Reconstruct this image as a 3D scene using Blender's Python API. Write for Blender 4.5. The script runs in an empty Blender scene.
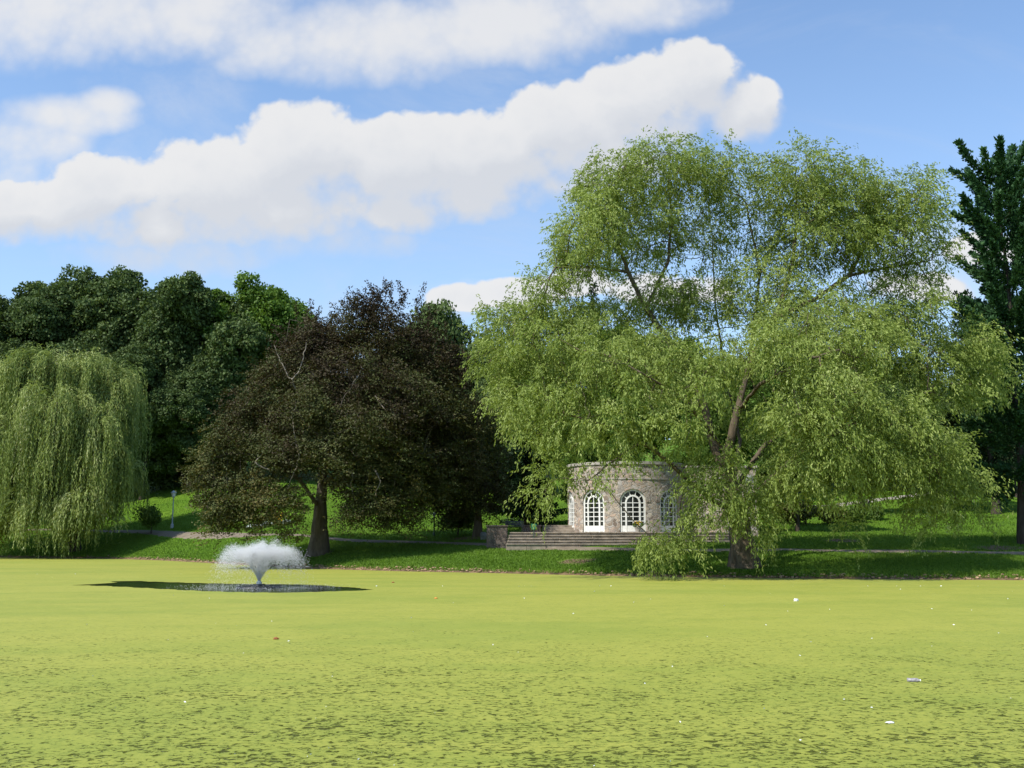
import bpy, bmesh, math, random
import numpy as np
from mathutils import Vector, Matrix

random.seed(7)
rng = np.random.default_rng(11)
C = bpy.context.scene.collection
SC = bpy.context.scene
R = math.radians

# ------------------------------------------------------------------ camera
F = 1000.0
PITCH = math.atan(148 / F)
CAM_Z = 2.4
cam = bpy.data.cameras.new('camera')
cam.sensor_width = 36.0
cam.lens = 36.0 * F / 1024
cam.clip_start = 0.1
cam.clip_end = 9000
cam_o = bpy.data.objects.new('camera', cam)
C.objects.link(cam_o)
cam_o.location = (0, 0, CAM_Z)
cam_o.rotation_euler = (math.pi / 2 + PITCH, 0, 0)
SC.camera = cam_o

# ------------------------------------------------------------------ light and exposure
SUN_EL = R(50)
SUN_AZ = R(-128)                     # clockwise from +Y: behind the camera, to the left
SUN_STRENGTH = 4.2
SKY_STRENGTH = 0.15
SC.view_settings.view_transform = 'Standard'
SC.view_settings.look = 'None'
SC.view_settings.gamma = 1
SC.view_settings.exposure = 0.52
SC.view_settings.use_curve_mapping = False
SC.cycles.max_bounces = 12
SC.cycles.diffuse_bounces = 9
SC.cycles.glossy_bounces = 2
SC.cycles.transmission_bounces = 9
SC.cycles.transparent_max_bounces = 6
SC.cycles.caustics_reflective = False
SC.cycles.caustics_refractive = False

sun = bpy.data.lights.new('sun', 'SUN')
sun.energy = SUN_STRENGTH
sun.angle = R(0.55)
sun.color = (1.0, 0.95, 0.87)
sun_o = bpy.data.objects.new('sun', sun)
C.objects.link(sun_o)
to_sun = Vector((math.sin(SUN_AZ) * math.cos(SUN_EL), math.cos(SUN_AZ) * math.cos(SUN_EL), math.sin(SUN_EL)))
sun_o.rotation_euler = to_sun.to_track_quat('Z', 'Y').to_euler()
sun_o.location = (-40, -30, 60)


# ------------------------------------------------------------------ picture geometry -> the place
def ray(px, py):
    u = (px - 512) / F
    v = (384 - py) / F
    c, s = math.cos(PITCH), math.sin(PITCH)
    return np.array([u, c - v * s, s + v * c])


def at(px, py, Y):
    d = ray(px, py)
    k = Y / d[1]
    return np.array([d[0] * k, Y, CAM_Z + d[2] * k])


# ------------------------------------------------------------------ node helper
class NT:
    def __init__(self, tree):
        self.t = tree
        self.n = tree.nodes
        self.l = tree.links

    def node(self, kind, ins=None, **props):
        nd = self.n.new(kind)
        for k, v in props.items():
            setattr(nd, k, v)
        for k, v in (ins or {}).items():
            self.set(nd.inputs[k], v)
        return nd

    def set(self, sock, v):
        if isinstance(v, bpy.types.NodeSocket):
            self.l.new(v, sock)
        elif isinstance(v, bpy.types.Node):
            self.l.new(v.outputs[0], sock)
        else:
            sock.default_value = v

    def math(self, op, a, b=None, c=None, clamp=False):
        nd = self.n.new('ShaderNodeMath')
        nd.operation = op
        nd.use_clamp = clamp
        self.set(nd.inputs[0], a)
        if b is not None:
            self.set(nd.inputs[1], b)
        if c is not None:
            self.set(nd.inputs[2], c)
        return nd.outputs[0]

    def maprange(self, v, a, b, c=0.0, d=1.0, smooth=True):
        nd = self.n.new('ShaderNodeMapRange')
        nd.interpolation_type = 'SMOOTHSTEP' if smooth else 'LINEAR'
        self.set(nd.inputs[0], v)
        for i, x in enumerate((a, b, c, d)):
            self.set(nd.inputs[i + 1], x)
        return nd.outputs[0]

    def mix(self, f, a, b, blend='MIX'):
        nd = self.n.new('ShaderNodeMix')
        nd.data_type = 'RGBA'
        nd.blend_type = blend
        self.set(nd.inputs[0], f)
        self.set(nd.inputs[6], a)
        self.set(nd.inputs[7], b)
        return nd.outputs[2]

    def noise(self, vec, scale, detail=4, rough=0.5, dist=0.0):
        nd = self.node('ShaderNodeTexNoise', {'Scale': scale, 'Detail': detail, 'Roughness': rough, 'Distortion': dist})
        if vec is not None:
            self.set(nd.inputs['Vector'], vec)
        return nd.outputs[0]

    def ramp(self, fac, stops, interp='LINEAR'):
        nd = self.n.new('ShaderNodeValToRGB')
        nd.color_ramp.interpolation = interp
        els = nd.color_ramp.elements
        while len(els) < len(stops):
            els.new(0.5)
        for e, (p, col) in zip(els, stops):
            e.position = p
            e.color = (*col[:3], 1)
        self.set(nd.inputs[0], fac)
        return nd.outputs[0]


# ------------------------------------------------------------------ sky with cumulus
world = bpy.data.worlds.new('World')
SC.world = world
world.use_nodes = True
world.cycles.sampling_method = 'NONE'
W = NT(world.node_tree)
bg = W.n['Background']
sky = W.node('ShaderNodeTexSky', sky_type='NISHITA', sun_disc=False)
sky.sun_elevation = SUN_EL
sky.sun_rotation = SUN_AZ % (2 * math.pi)
sky.air_density = 1.0
sky.dust_density = 0.35
sky.ozone_density = 2.0
tc = W.node('ShaderNodeTexCoord')
sep = W.node('ShaderNodeSeparateXYZ', {0: tc.outputs['Generated']})
den = W.math('MAXIMUM', sep.outputs[1], 0.08)
U = W.math('DIVIDE', sep.outputs[0], den)
V = W.math('DIVIDE', sep.outputs[2], den)
front = W.maprange(sep.outputs[1], 0.1, 0.3)

CLOUDS = [  # px, py, rx, ry, weight
    (10, 212, 75, 32, 1), (95, 200, 70, 40, 1), (150, 225, 70, 30, .9), (215, 190, 80, 52, 1), (305, 160, 75, 54, 1),
    (300, 208, 90, 38, 1), (405, 168, 80, 52, 1), (490, 162, 75, 45, 1), (570, 130, 70, 48, 1), (640, 110, 68, 50, 1),
    (695, 86, 50, 46, 1), (742, 108, 40, 34, 1), (610, 160, 70, 35, .9), (480, 196, 70, 28, .9), (400, 212, 60, 26, .9),
    (560, 190, 50, 20, .7), (220, 225, 60, 26, .8),
    (455, 299, 32, 13, .7), (520, 294, 46, 15, .7), (575, 284, 36, 14, .6), (660, 292, 60, 16, .5),
    (985, 252, 36, 18, .6), (930, 288, 56, 16, .5),
]
HAZY = [
    (40, 5, 150, 62, 1), (190, 14, 130, 50, 1), (262, 45, 60, 34, .9), (370, 38, 120, 50, 1), (500, 24, 120, 48, 1), (620, 4, 90, 30, .9),
    (70, 116, 66, 22, .8), (30, 142, 60, 28, .7), (108, 102, 34, 17, .9), (15, 190, 60, 40, .6), (170, 255, 110, 22, .6), (330, 240, 110, 20, .5), (930, 270, 90, 40, .4), (480, 300, 70, 18, .5),
]


def uv_of(px, py):
    d = ray(px, py)
    return d[0] / d[1], d[2] / d[1]


def cloud_field(du, dv, blobs, amp, off):
    """broad cloud shape: soft blobs in viewing direction plus fractal noise"""
    u = W.math('ADD', U, du)
    v = W.math('ADD', V, dv)
    comb = W.node('ShaderNodeCombineXYZ', {0: u, 1: v, 2: 0.37})
    n1 = W.noise(comb.outputs[0], 8.0, 9, 0.63, 0.2)
    acc = None
    for (px, py, rx, ry, w) in blobs:
        cu, cv = uv_of(px, py)
        a = W.math('MULTIPLY', W.math('SUBTRACT', u, cu), F / rx / 1.25)
        b = W.math('MULTIPLY', W.math('SUBTRACT', v, cv), F / ry / 1.25)
        r2 = W.math('ADD', W.math('MULTIPLY', a, a), W.math('MULTIPLY', b, b))
        f = W.math('MULTIPLY_ADD', r2, -w, w)
        acc = f if acc is None else W.math('SMOOTH_MAX', acc, f, 0.25)
    return W.math('ADD', W.math('MULTIPLY_ADD', W.math('SUBTRACT', n1, 0.5), amp, acc), off)


def billow(x, scale, k, detail):
    """cauliflower bumps along the cloud tops"""
    comb = W.node('ShaderNodeCombineXYZ', {0: U, 1: V, 2: 0.37})
    vo = W.node('ShaderNodeTexVoronoi', {'Vector': comb.outputs[0], 'Scale': scale, 'Detail': detail, 'Roughness': 0.6}, feature='SMOOTH_F1')
    vo.inputs['Smoothness'].default_value = 0.55
    return W.math('MULTIPLY_ADD', W.math('SUBTRACT', vo.outputs[0], 0.42), -k, x)


b0 = cloud_field(0, 0, CLOUDS, 1.08, 0.25)
b1 = cloud_field(-0.012, 0.030, CLOUDS, 1.08, 0.25)
f0 = billow(billow(b0, 20.0, 0.44, 2.0), 52.0, 0.20, 2.0)
fh = billow(cloud_field(0, 0, HAZY, 1.15, -0.02), 26.0, 0.34, 2.0)
lit = W.maprange(W.math('SUBTRACT', W.math('MULTIPLY_ADD', W.math('SUBTRACT', f0, b0), 0.5, b0), b1), -0.30, 0.30)
edge_hi = W.math('MULTIPLY_ADD', lit, -0.60, 0.80)
mask = W.math('MULTIPLY', W.maprange(f0, -0.12, edge_hi), front)
mask = W.math('MULTIPLY', mask, 0.95)
soft = W.math('MULTIPLY', W.maprange(fh, -0.30, 0.90, 0.0, 0.88), front)
cv_ = W.node('ShaderNodeCombineXYZ', {0: W.math('MULTIPLY', U, 0.45), 1: V, 2: 1.7})
veil = W.maprange(W.noise(cv_.outputs[0], 6.5, 6, 0.62, 0.8), 0.47, 0.80, 0.0, 0.38)
veil = W.math('MULTIPLY', veil, W.maprange(U, -0.6, 0.55, 1.0, 0.45, False))
mask = W.math('MAXIMUM', mask, W.math('MULTIPLY', veil, front))
mask = W.math('MAXIMUM', mask, soft)
thick = W.maprange(f0, 0.25, 1.2)
litw = W.math('SUBTRACT', lit, W.math('MULTIPLY', thick, 0.38), clamp=True)
cc = W.ramp(litw, [(0.0, (3.22, 3.32, 3.52)), (0.5, (3.50, 3.57, 3.70)), (1.0, (3.98, 3.96, 3.95))])
skyc = W.mix(1.0, sky.outputs[0], (0.92, 1.0, 1.06, 1), 'MULTIPLY')
haze_f = W.maprange(V, 0.0, 0.60, 0.42, 0.06)
skyh = W.mix(haze_f, skyc, (2.6, 3.35, 4.3, 1))
W.set(bg.inputs[0], W.mix(mask, skyh, cc))
bg.inputs[1].default_value = SKY_STRENGTH


# ------------------------------------------------------------------ materials
def new_mat(name):
    m = bpy.data.materials.new(name)
    m.use_nodes = True
    t = NT(m.node_tree)
    return m, t, t.n['Principled BSDF'], t.n['Material Output']


def leaf_mat(name, stops, trans=0.32, gloss=0.012, tcol=(1.0, 1.0, 0.55)):
    m, t, p, out = new_mat(name)
    t.n.remove(p)
    a = t.node('ShaderNodeAttribute', attribute_name='tint')
    col = t.ramp(a.outputs['Fac'], stops)
    d = t.node('ShaderNodeBsdfDiffuse', {0: col})
    tl = t.node('ShaderNodeBsdfTranslucent', {0: t.mix(1.0, col, (*tcol, 1), 'MULTIPLY')})
    g = t.node('ShaderNodeBsdfGlossy', {'Color': (1, 1, 1, 1), 'Roughness': 0.6})
    mx = t.node('ShaderNodeMixShader', {0: trans, 1: d.outputs[0], 2: tl.outputs[0]})
    mx2 = t.node('ShaderNodeMixShader', {0: gloss, 1: mx.outputs[0], 2: g.outputs[0]})
    t.set(out.inputs[0], mx2.outputs[0])
    return m


def bark_mat(name, a, b, scale=6):
    m, t, p, out = new_mat(name)
    tc = t.node('ShaderNodeTexCoord')
    mp = t.node('ShaderNodeMapping', {0: tc.outputs['Object']})
    mp.inputs['Scale'].default_value = (1, 1, 0.25)
    n = t.noise(mp.outputs[0], scale, 6, 0.65)
    t.set(p.inputs['Base Color'], t.ramp(n, [(0.3, a), (0.7, b)]))
    p.inputs['Roughness'].default_value = 0.95
    p.inputs['Specular IOR Level'].default_value = 0.15
    bp = t.node('ShaderNodeBump', {'Height': n, 'Strength': 0.8, 'Distance': 0.08})
    t.set(p.inputs['Normal'], bp.outputs[0])
    return m


def plain_mat(name, col, rough=0.6, var=0.15, scale=4.0, metallic=0.0, spec=0.3):
    m, t, p, out = new_mat(name)
    tc = t.node('ShaderNodeTexCoord')
    n = t.noise(tc.outputs['Object'], scale, 5, 0.6)
    lo = tuple(c * (1 - var) for c in col)
    hi = tuple(min(1, c * (1 + var)) for c in col)
    t.set(p.inputs['Base Color'], t.ramp(n, [(0.3, lo), (0.7, hi)]))
    p.inputs['Roughness'].default_value = rough
    p.inputs['Metallic'].default_value = metallic
    p.inputs['Specular IOR Level'].default_value = spec
    return m


def stone_mat(name, stops, scale=3.2, mortar=(0.33, 0.31, 0.28)):
    m, t, p, out = new_mat(name)
    tc = t.node('ShaderNodeTexCoord')
    wob = t.noise(tc.outputs['Object'], 2.5, 2)
    vm = t.node('ShaderNodeVectorMath', {0: tc.outputs['Object'], 1: wob}, operation='ADD')
    mp = t.node('ShaderNodeMapping', {0: vm.outputs[0]})
    mp.inputs['Scale'].default_value = (1, 1, 1.45)
    v = t.node('ShaderNodeTexVoronoi', {'Vector': mp.outputs[0], 'Scale': scale})
    e = t.node('ShaderNodeTexVoronoi', {'Vector': mp.outputs[0], 'Scale': scale}, feature='DISTANCE_TO_EDGE')
    s = t.node('ShaderNodeSeparateColor', {0: v.outputs['Color']})
    col = t.ramp(s.outputs[0], stops)
    n = t.noise(tc.outputs['Object'], 14, 5, 0.65)
    col = t.mix(t.maprange(n, 0.3, 0.75, 0.0, 0.35), col, (0.13, 0.105, 0.075, 1))
    edge = t.maprange(e.outputs[0], 0.02, 0.09)
    col = t.mix(edge, (*mortar, 1), col)
    t.set(p.inputs['Base Color'], col)
    p.inputs['Roughness'].default_value = 0.9
    p.inputs['Specular IOR Level'].default_value = 0.2
    bp = t.node('ShaderNodeBump', {'Height': t.math('MULTIPLY_ADD', n, 0.3, edge), 'Strength': 0.7, 'Distance': 0.05})
    t.set(p.inputs['Normal'], bp.outputs[0])
    return m


M_WILLOW = leaf_mat('willow_leaf', [(0.0, (0.125, 0.175, 0.030)), (0.45, (0.245, 0.315, 0.068)), (0.8, (0.335, 0.405, 0.108)), (1.0, (0.45, 0.50, 0.19))], 0.44, 0.012)
M_WEEP = leaf_mat('weeping_willow_leaf', [(0.0, (0.110, 0.155, 0.034)), (0.5, (0.235, 0.295, 0.076)), (0.85, (0.36, 0.410, 0.145)), (1.0, (0.46, 0.49, 0.24))], 0.30, 0.012)
M_BEECH = leaf_mat('copper_beech_leaf', [(0.0, (0.029, 0.022, 0.014)), (0.3, (0.052, 0.038, 0.018)), (0.46, (0.058, 0.057, 0.019)), (0.75, (0.066, 0.088, 0.023)), (1.0, (0.145, 0.125, 0.040))], 0.22, 0.012, (1.0, 0.8, 0.4))
M_DARK = leaf_mat('oak_leaf', [(0.0, (0.036, 0.062, 0.020)), (0.5, (0.078, 0.120, 0.034)), (1.0, (0.145, 0.200, 0.060))], 0.25, 0.012)
M_MID = leaf_mat('maple_leaf', [(0.0, (0.045, 0.088, 0.016)), (0.5, (0.085, 0.150, 0.024)), (1.0, (0.145, 0.220, 0.042))], 0.30, 0.012)
M_LIME = leaf_mat('locust_leaf', [(0.0, (0.055, 0.110, 0.014)), (0.5, (0.095, 0.175, 0.022)), (1.0, (0.155, 0.250, 0.040))], 0.34, 0.012)
M_CONIFER = leaf_mat('ginkgo_leaf', [(0.0, (0.018, 0.050, 0.017)), (0.5, (0.034, 0.090, 0.030)), (1.0, (0.066, 0.140, 0.046))], 0.2, 0.012)
M_YEW = leaf_mat('yew_leaf', [(0.0, (0.008, 0.020, 0.008)), (0.5, (0.014, 0.036, 0.011)), (1.0, (0.030, 0.062, 0.017))], 0.12, 0.012)
M_GRASS_BLADE = leaf_mat('grass_blade', [(0.0, (0.058, 0.120, 0.010)), (0.5, (0.095, 0.180, 0.014)), (1.0, (0.155, 0.245, 0.030))], 0.28, 0.012)
M_REED = leaf_mat('border_leaf', [(0.0, (0.060, 0.085, 0.014)), (0.5, (0.110, 0.120, 0.030)), (1.0, (0.20, 0.16, 0.06))], 0.28, 0.012)
M_BARK = bark_mat('willow_bark', (0.055, 0.043, 0.030), (0.17, 0.135, 0.095))
M_BARK_DARK = bark_mat('dark_bark', (0.028, 0.023, 0.018), (0.085, 0.068, 0.052))
M_BARK_PALE = bark_mat('pale_bark', (0.13, 0.11, 0.088), (0.30, 0.265, 0.215))
M_BARK_BEECH = bark_mat('beech_bark', (0.060, 0.050, 0.040), (0.16, 0.135, 0.105), 3)
STONE_STOPS = [(0.0, (0.16, 0.125, 0.10)), (0.2, (0.38, 0.30, 0.23)), (0.4, (0.51, 0.43, 0.34)), (0.55, (0.27, 0.245, 0.22)), (0.7, (0.50, 0.36, 0.275)), (0.85, (0.61, 0.53, 0.43)), (1.0, (0.43, 0.40, 0.37))]
M_STONE = stone_mat('field_stone', STONE_STOPS, 2.7, (0.36, 0.33, 0.29))
M_STONE_DARK = stone_mat('dark_field_stone', [(0.0, (0.07, 0.055, 0.05)), (0.5, (0.14, 0.10, 0.085)), (1.0, (0.19, 0.155, 0.13))], 4.0, (0.13, 0.115, 0.10))
M_COPING = plain_mat('coping_stone', (0.36, 0.33, 0.29), 0.85, 0.3, 3)
M_STEP = plain_mat('step_stone', (0.27, 0.225, 0.175), 0.9, 0.4, 2.2)
M_WHITE = plain_mat('white_paint', (0.74, 0.74, 0.70), 0.5, 0.06, 5)
M_LAMPGREY = plain_mat('grey_paint', (0.36, 0.40, 0.42), 0.45, 0.1, 5)
M_GREEN_METAL = plain_mat('green_metal', (0.030, 0.070, 0.045), 0.45, 0.2, 5)
M_SIGN = plain_mat('sign_green', (0.02, 0.17, 0.11), 0.4, 0.1, 5)
M_BLACK = plain_mat('black_metal', (0.02, 0.022, 0.024), 0.5, 0.2, 5)
M_BENCH = plain_mat('dark_bench_wood', (0.035, 0.045, 0.045), 0.6, 0.3, 5)
M_SLATE = plain_mat('boulder_grey', (0.20, 0.21, 0.20), 0.9, 0.35, 2.5)
M_PATH = plain_mat('path_gravel', (0.175, 0.142, 0.10), 0.95, 0.22, 1.3)
M_PATH_PALE = plain_mat('path_pale', (0.27, 0.245, 0.20), 0.95, 0.2, 1.3)
M_LITTER = plain_mat('white_plastic', (0.75, 0.75, 0.76), 0.4, 0.12, 20)
M_LITTER_GREY = plain_mat('grey_plastic', (0.27, 0.25, 0.255), 0.4, 0.5, 30)
M_LITTER_RED = plain_mat('brown_leaf', (0.28, 0.10, 0.035), 0.6, 0.4, 30)
M_ORANGE = plain_mat('orange_leaf', (0.60, 0.24, 0.05), 0.6, 0.3, 30)
M_YELLOW = plain_mat('yellow_petal', (0.70, 0.42, 0.02), 0.6, 0.25, 9)
M_PETAL = plain_mat('white_petal', (0.62, 0.66, 0.60), 0.7, 0.25, 9)


def glass_mat():
    m, t, p, out = new_mat('dark_window_glass')
    p.inputs['Base Color'].default_value = (0.012, 0.014, 0.013, 1)
    p.inputs['Roughness'].default_value = 0.08
    p.inputs['Specular IOR Level'].default_value = 0.5
    return m


M_GLASS = glass_mat()


def water_mat():
    m, t, p, out = new_mat('dark_pond_water')
    geo = t.node('ShaderNodeNewGeometry')
    n = t.noise(geo.outputs['Position'], 4.0, 4, 0.6)
    p.inputs['Base Color'].default_value = (0.012, 0.018, 0.009, 1)
    p.inputs['Roughness'].default_value = 0.09
    p.inputs['IOR'].default_value = 1.33
    bp = t.node('ShaderNodeBump', {'Height': n, 'Strength': 0.35, 'Distance': 0.06})
    t.set(p.inputs['Normal'], bp.outputs[0])
    return m


def duckweed_mat():
    m, t, p, out = new_mat('duckweed_mat')
    geo = t.node('ShaderNodeNewGeometry')
    pos = geo.outputs['Position']
    sp = t.node('ShaderNodeSeparateXYZ', {0: pos})
    mp = t.node('ShaderNodeMapping', {0: pos})
    mp.inputs['Scale'].default_value = (0.85, 1.0, 1.0)
    mpb = t.node('ShaderNodeMapping', {0: pos})
    mpb.inputs['Scale'].default_value = (0.35, 1.0, 1.0)
    big = t.noise(mpb.outputs[0], 0.22, 6, 0.6, 0.9)
    mid = t.noise(mp.outputs[0], 0.9, 5, 0.6, 0.6)
    fine = t.noise(pos, 26.0, 3, 0.7)
    grain = t.noise(mp.outputs[0], 3.4, 5, 0.7)
    col = t.ramp(mid, [(0.25, (0.234, 0.262, 0.038)), (0.5, (0.270, 0.288, 0.043)), (0.75, (0.308, 0.318, 0.054))])
    col = t.mix(t.maprange(big, 0.40, 0.66, 0.0, 0.75), col, (0.326, 0.322, 0.054, 1))
    col = t.mix(t.maprange(big, 0.50, 0.30, 0.0, 0.5), col, (0.218, 0.262, 0.038, 1))
    col = t.mix(t.maprange(fine, 0.45, 0.8, 0.0, 0.55), col, (0.15, 0.195, 0.026, 1))
    col = t.mix(t.maprange(grain, 0.46, 0.72, 0.0, 0.40), col, (0.165, 0.205, 0.030, 1))
    # open water between the floating plants: many small gaps on the near side of the pond
    g1 = t.noise(mp.outputs[0], 10.5, 6, 0.66, 0.8)
    g2 = t.noise(mp.outputs[0], 0.75, 5, 0.62, 0.6)
    near = t.maprange(sp.outputs[1], 9.0, 27.0, 1.0, 0.0, False)
    near = t.math('MULTIPLY_ADD', t.math('SUBTRACT', big, 0.5), 0.35, near)
    thr = t.math('MULTIPLY_ADD', near, -0.140, 0.637)
    thr = t.math('MULTIPLY_ADD', t.math('SUBTRACT', g2, 0.5), -0.24, thr)
    gap = t.maprange(t.math('SUBTRACT', g1, thr), 0.0, 0.06)
    gap = t.math('MULTIPLY', gap, t.maprange(sp.outputs[1], 22.0, 31.0, 0.74, 0.0))
    # thin long drift lines farther out
    mp2 = t.node('ShaderNodeMapping', {0: pos})
    mp2.inputs['Scale'].default_value = (0.16, 0.75, 1)
    s1 = t.noise(mp2.outputs[0], 1.0, 5, 0.62, 1.2)
    s2 = t.noise(pos, 0.07, 2)
    line = t.math('MULTIPLY', t.maprange(s1, 0.69, 0.74), t.maprange(s2, 0.5, 0.62))
    gap = t.math('MAXIMUM', gap, t.math('MULTIPLY', line, 0.6))
    col = t.mix(t.maprange(t.math('SUBTRACT', g1, thr), -0.10, 0.0, 0.0, 0.45), col, (0.135, 0.175, 0.024, 1))
    t.set(p.inputs['Base Color'], col)
    p.inputs['Roughness'].default_value = 0.75
    p.inputs['Specular IOR Level'].default_value = 0.25
    bp = t.node('ShaderNodeBump', {'Height': t.math('MULTIPLY_ADD', fine, 0.3, mid), 'Strength': 0.35, 'Distance': 0.05})
    t.set(p.inputs['Normal'], bp.outputs[0])
    tr = t.node('ShaderNodeBsdfTransparent')
    mx = t.node('ShaderNodeMixShader', {0: gap, 1: p.outputs[0], 2: tr.outputs[0]})
    t.set(out.inputs[0], mx.outputs[0])
    return m


def ground_mat():
    m, t, p, out = new_mat('lawn_ground')
    geo = t.node('ShaderNodeNewGeometry')
    pos = geo.outputs['Position']
    sp = t.node('ShaderNodeSeparateXYZ', {0: pos})
    n1 = t.noise(pos, 0.22, 5, 0.6)
    n2 = t.noise(pos, 5.0, 4, 0.7)
    col = t.ramp(n1, [(0.3, (0.066, 0.138, 0.010)), (0.5, (0.090, 0.172, 0.012)), (0.7, (0.118, 0.200, 0.018))])
    col = t.mix(t.maprange(n2, 0.35, 0.8, 0.0, 0.6), col, (0.046, 0.095, 0.008, 1))
    soil = t.node('ShaderNodeAttribute', attribute_name='soil')
    n3 = t.noise(pos, 1.6, 4, 0.6)
    sm = t.maprange(t.math('MULTIPLY_ADD', n3, 0.8, soil.outputs['Fac']), 0.75, 1.05)
    col = t.mix(sm, col, t.ramp(n2, [(0.3, (0.10, 0.062, 0.038)), (0.7, (0.22, 0.15, 0.10))]))
    n4 = t.noise(pos, 2.2, 4, 0.7)
    mud = t.maprange(t.math('MULTIPLY_ADD', n4, -0.36, sp.outputs[2]), -0.04, 0.05, 1.0, 0.0)
    col = t.mix(mud, col, t.ramp(n4, [(0.35, (0.055, 0.040, 0.024)), (0.6, (0.20, 0.135, 0.075))]))
    t.set(p.inputs['Base Color'], col)
    p.inputs['Roughness'].default_value = 0.95
    p.inputs['Specular IOR Level'].default_value = 0.1
    bp = t.node('ShaderNodeBump', {'Height': n2, 'Strength': 0.6, 'Distance': 0.06})
    t.set(p.inputs['Normal'], bp.outputs[0])
    return m


def spray_mat():
    m, t, p, out = new_mat('water_spray')
    t.n.remove(p)
    d = t.node('ShaderNodeBsdfDiffuse', {0: (0.99, 0.99, 0.99, 1)})
    tl = t.node('ShaderNodeBsdfTranslucent', {0: (0.99, 0.99, 0.99, 1)})
    mx = t.node('ShaderNodeMixShader', {0: 0.5, 1: d.outputs[0], 2: tl.outputs[0]})
    t.set(out.inputs[0], mx.outputs[0])
    return m


# ------------------------------------------------------------------ object helpers
def tag(o, label=None, cat=None, group=None, kind=None):
    if label:
        o['label'] = label
    if cat:
        o['category'] = cat
    if group:
        o['group'] = group
    if kind:
        o['kind'] = kind
    return o


def empty(name, loc, label=None, cat=None, group=None):
    o = bpy.data.objects.new(name, None)
    o.location = loc
    o.empty_display_size = 0.3
    C.objects.link(o)
    return tag(o, label, cat, group)


def link_mesh(name, me, mat, parent=None):
    o = bpy.data.objects.new(name, me)
    if mat is not None and not me.materials:
        me.materials.append(mat)
    C.objects.link(o)
    if parent is not None:
        o.parent = parent
    return o


def np_mesh(name, verts, faces, tint=None, smooth=False):
    """faces: (n,k) int array, all the same size"""
    me = bpy.data.meshes.new(name)
    verts = np.ascontiguousarray(verts, dtype=np.float32)
    faces = np.ascontiguousarray(faces, dtype=np.int32)
    nf, k = faces.shape
    me.vertices.add(len(verts))
    me.vertices.foreach_set('co', verts.ravel())
    me.loops.add(nf * k)
    me.loops.foreach_set('vertex_index', faces.ravel())
    me.polygons.add(nf)
    me.polygons.foreach_set('loop_start', np.arange(0, nf * k, k, dtype=np.int32))
    if smooth:
        me.polygons.foreach_set('use_smooth', np.ones(nf, dtype=bool))
    if tint is not None:
        a = me.attributes.new('tint', 'FLOAT', 'FACE')
        a.data.foreach_set('value', np.ascontiguousarray(np.clip(tint, 0, 1), dtype=np.float32))
    me.update(calc_edges=True)
    me.validate()
    return me


def bm_obj(name, bm, mat, parent=None, smooth=False):
    bmesh.ops.recalc_face_normals(bm, faces=bm.faces)
    me = bpy.data.meshes.new(name)
    bm.to_mesh(me)
    bm.free()
    if smooth:
        for p in me.polygons:
            p.use_smooth = True
    return link_mesh(name, me, mat, parent)


def box(bm, x0, x1, y0, y1, z0, z1, bevel=0.0):
    vs = [bm.verts.new((x, y, z)) for x in (x0, x1) for y in (y0, y1) for z in (z0, z1)]
    q = [(0, 1, 3, 2), (4, 6, 7, 5), (0, 4, 5, 1), (2, 3, 7, 6), (0, 2, 6, 4), (1, 5, 7, 3)]
    fs = [bm.faces.new([vs[i] for i in f]) for f in q]
    if bevel:
        es = {e for f in fs for e in f.edges}
        bmesh.ops.bevel(bm, geom=list(es), offset=bevel, segments=2, affect='EDGES', profile=0.5)


def lathe(bm, prof, seg=14, cx=0, cy=0):
    rings = []
    for r, z in prof:
        rings.append([bm.verts.new((cx + r * math.cos(2 * math.pi * i / seg), cy + r * math.sin(2 * math.pi * i / seg), z)) for i in range(seg)])
    for a, b in zip(rings, rings[1:]):
        for i in range(seg):
            bm.faces.new((a[i], a[(i + 1) % seg], b[(i + 1) % seg], b[i]))
    bm.faces.new(list(reversed(rings[0])))
    bm.faces.new(rings[-1])


def unit(v):
    return v / np.maximum(np.linalg.norm(v, axis=-1, keepdims=True), 1e-9)


# ------------------------------------------------------------------ terrain
SH_PX = [-260, 0, 100, 160, 230, 300, 400, 500, 600, 700, 800, 1024, 1300]
SH_PY = [556, 557.5, 558.5, 560.5, 564.5, 568.5, 571.5, 573.5, 576, 577.5, 578.8, 580.5, 582]
_t, _S = [], []
for _a, _b in zip(SH_PX, SH_PY):
    d = ray(_a, _b)
    _t.append(d[0] / d[1])
    _S.append(-CAM_Z * d[1] / d[2])


def smooth01(x, a, b):
    k = np.clip((x - a) / (b - a), 0, 1)
    return k * k * (3 - 2 * k)


PR_S = [-400, -3, -0.7, 0, 0.6, 2, 5, 8, 12, 25, 50, 70, 100, 200, 600, 4000]
PR_Z = [-0.9, -0.9, -0.16, 0, 0.24, 0.46, 0.85, 1.15, 1.5, 2.6, 5.3, 7.9, 13, 26, 40, 50]
LB_S = [0, 3, 11, 16, 30, 51, 100, 300]
LB_Z = [0, .1, .85, .9, 1.8, 3.0, 3.0, 0]


def ground(x, y):
    x = np.asarray(x, float)
    y = np.asarray(y, float)
    t = x / np.maximum(y, 12.0)
    s = y - np.interp(t, _t, _S)
    z = np.interp(s, PR_S, PR_Z)
    z = z + smooth01(-t, 0.10, 0.30) * np.interp(s, LB_S, LB_Z)
    z = z + np.where(s > 0.5, 0.05 * np.sin(x * 0.31 + 1) * np.sin(y * 0.27) + 0.03 * np.sin(x * 0.9 + y * 0.7), 0) * smooth01(s, 0.5, 5)
    near = np.clip((4.0 - y) * 0.25, -0.9, 0.85)
    side = np.clip((np.abs(x) - 92) * 0.2, -0.9, 3)
    return np.maximum(z, np.maximum(near, np.where(y < 110, side, -0.9)))


def gz(x, y):
    return float(ground(x, y))


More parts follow.
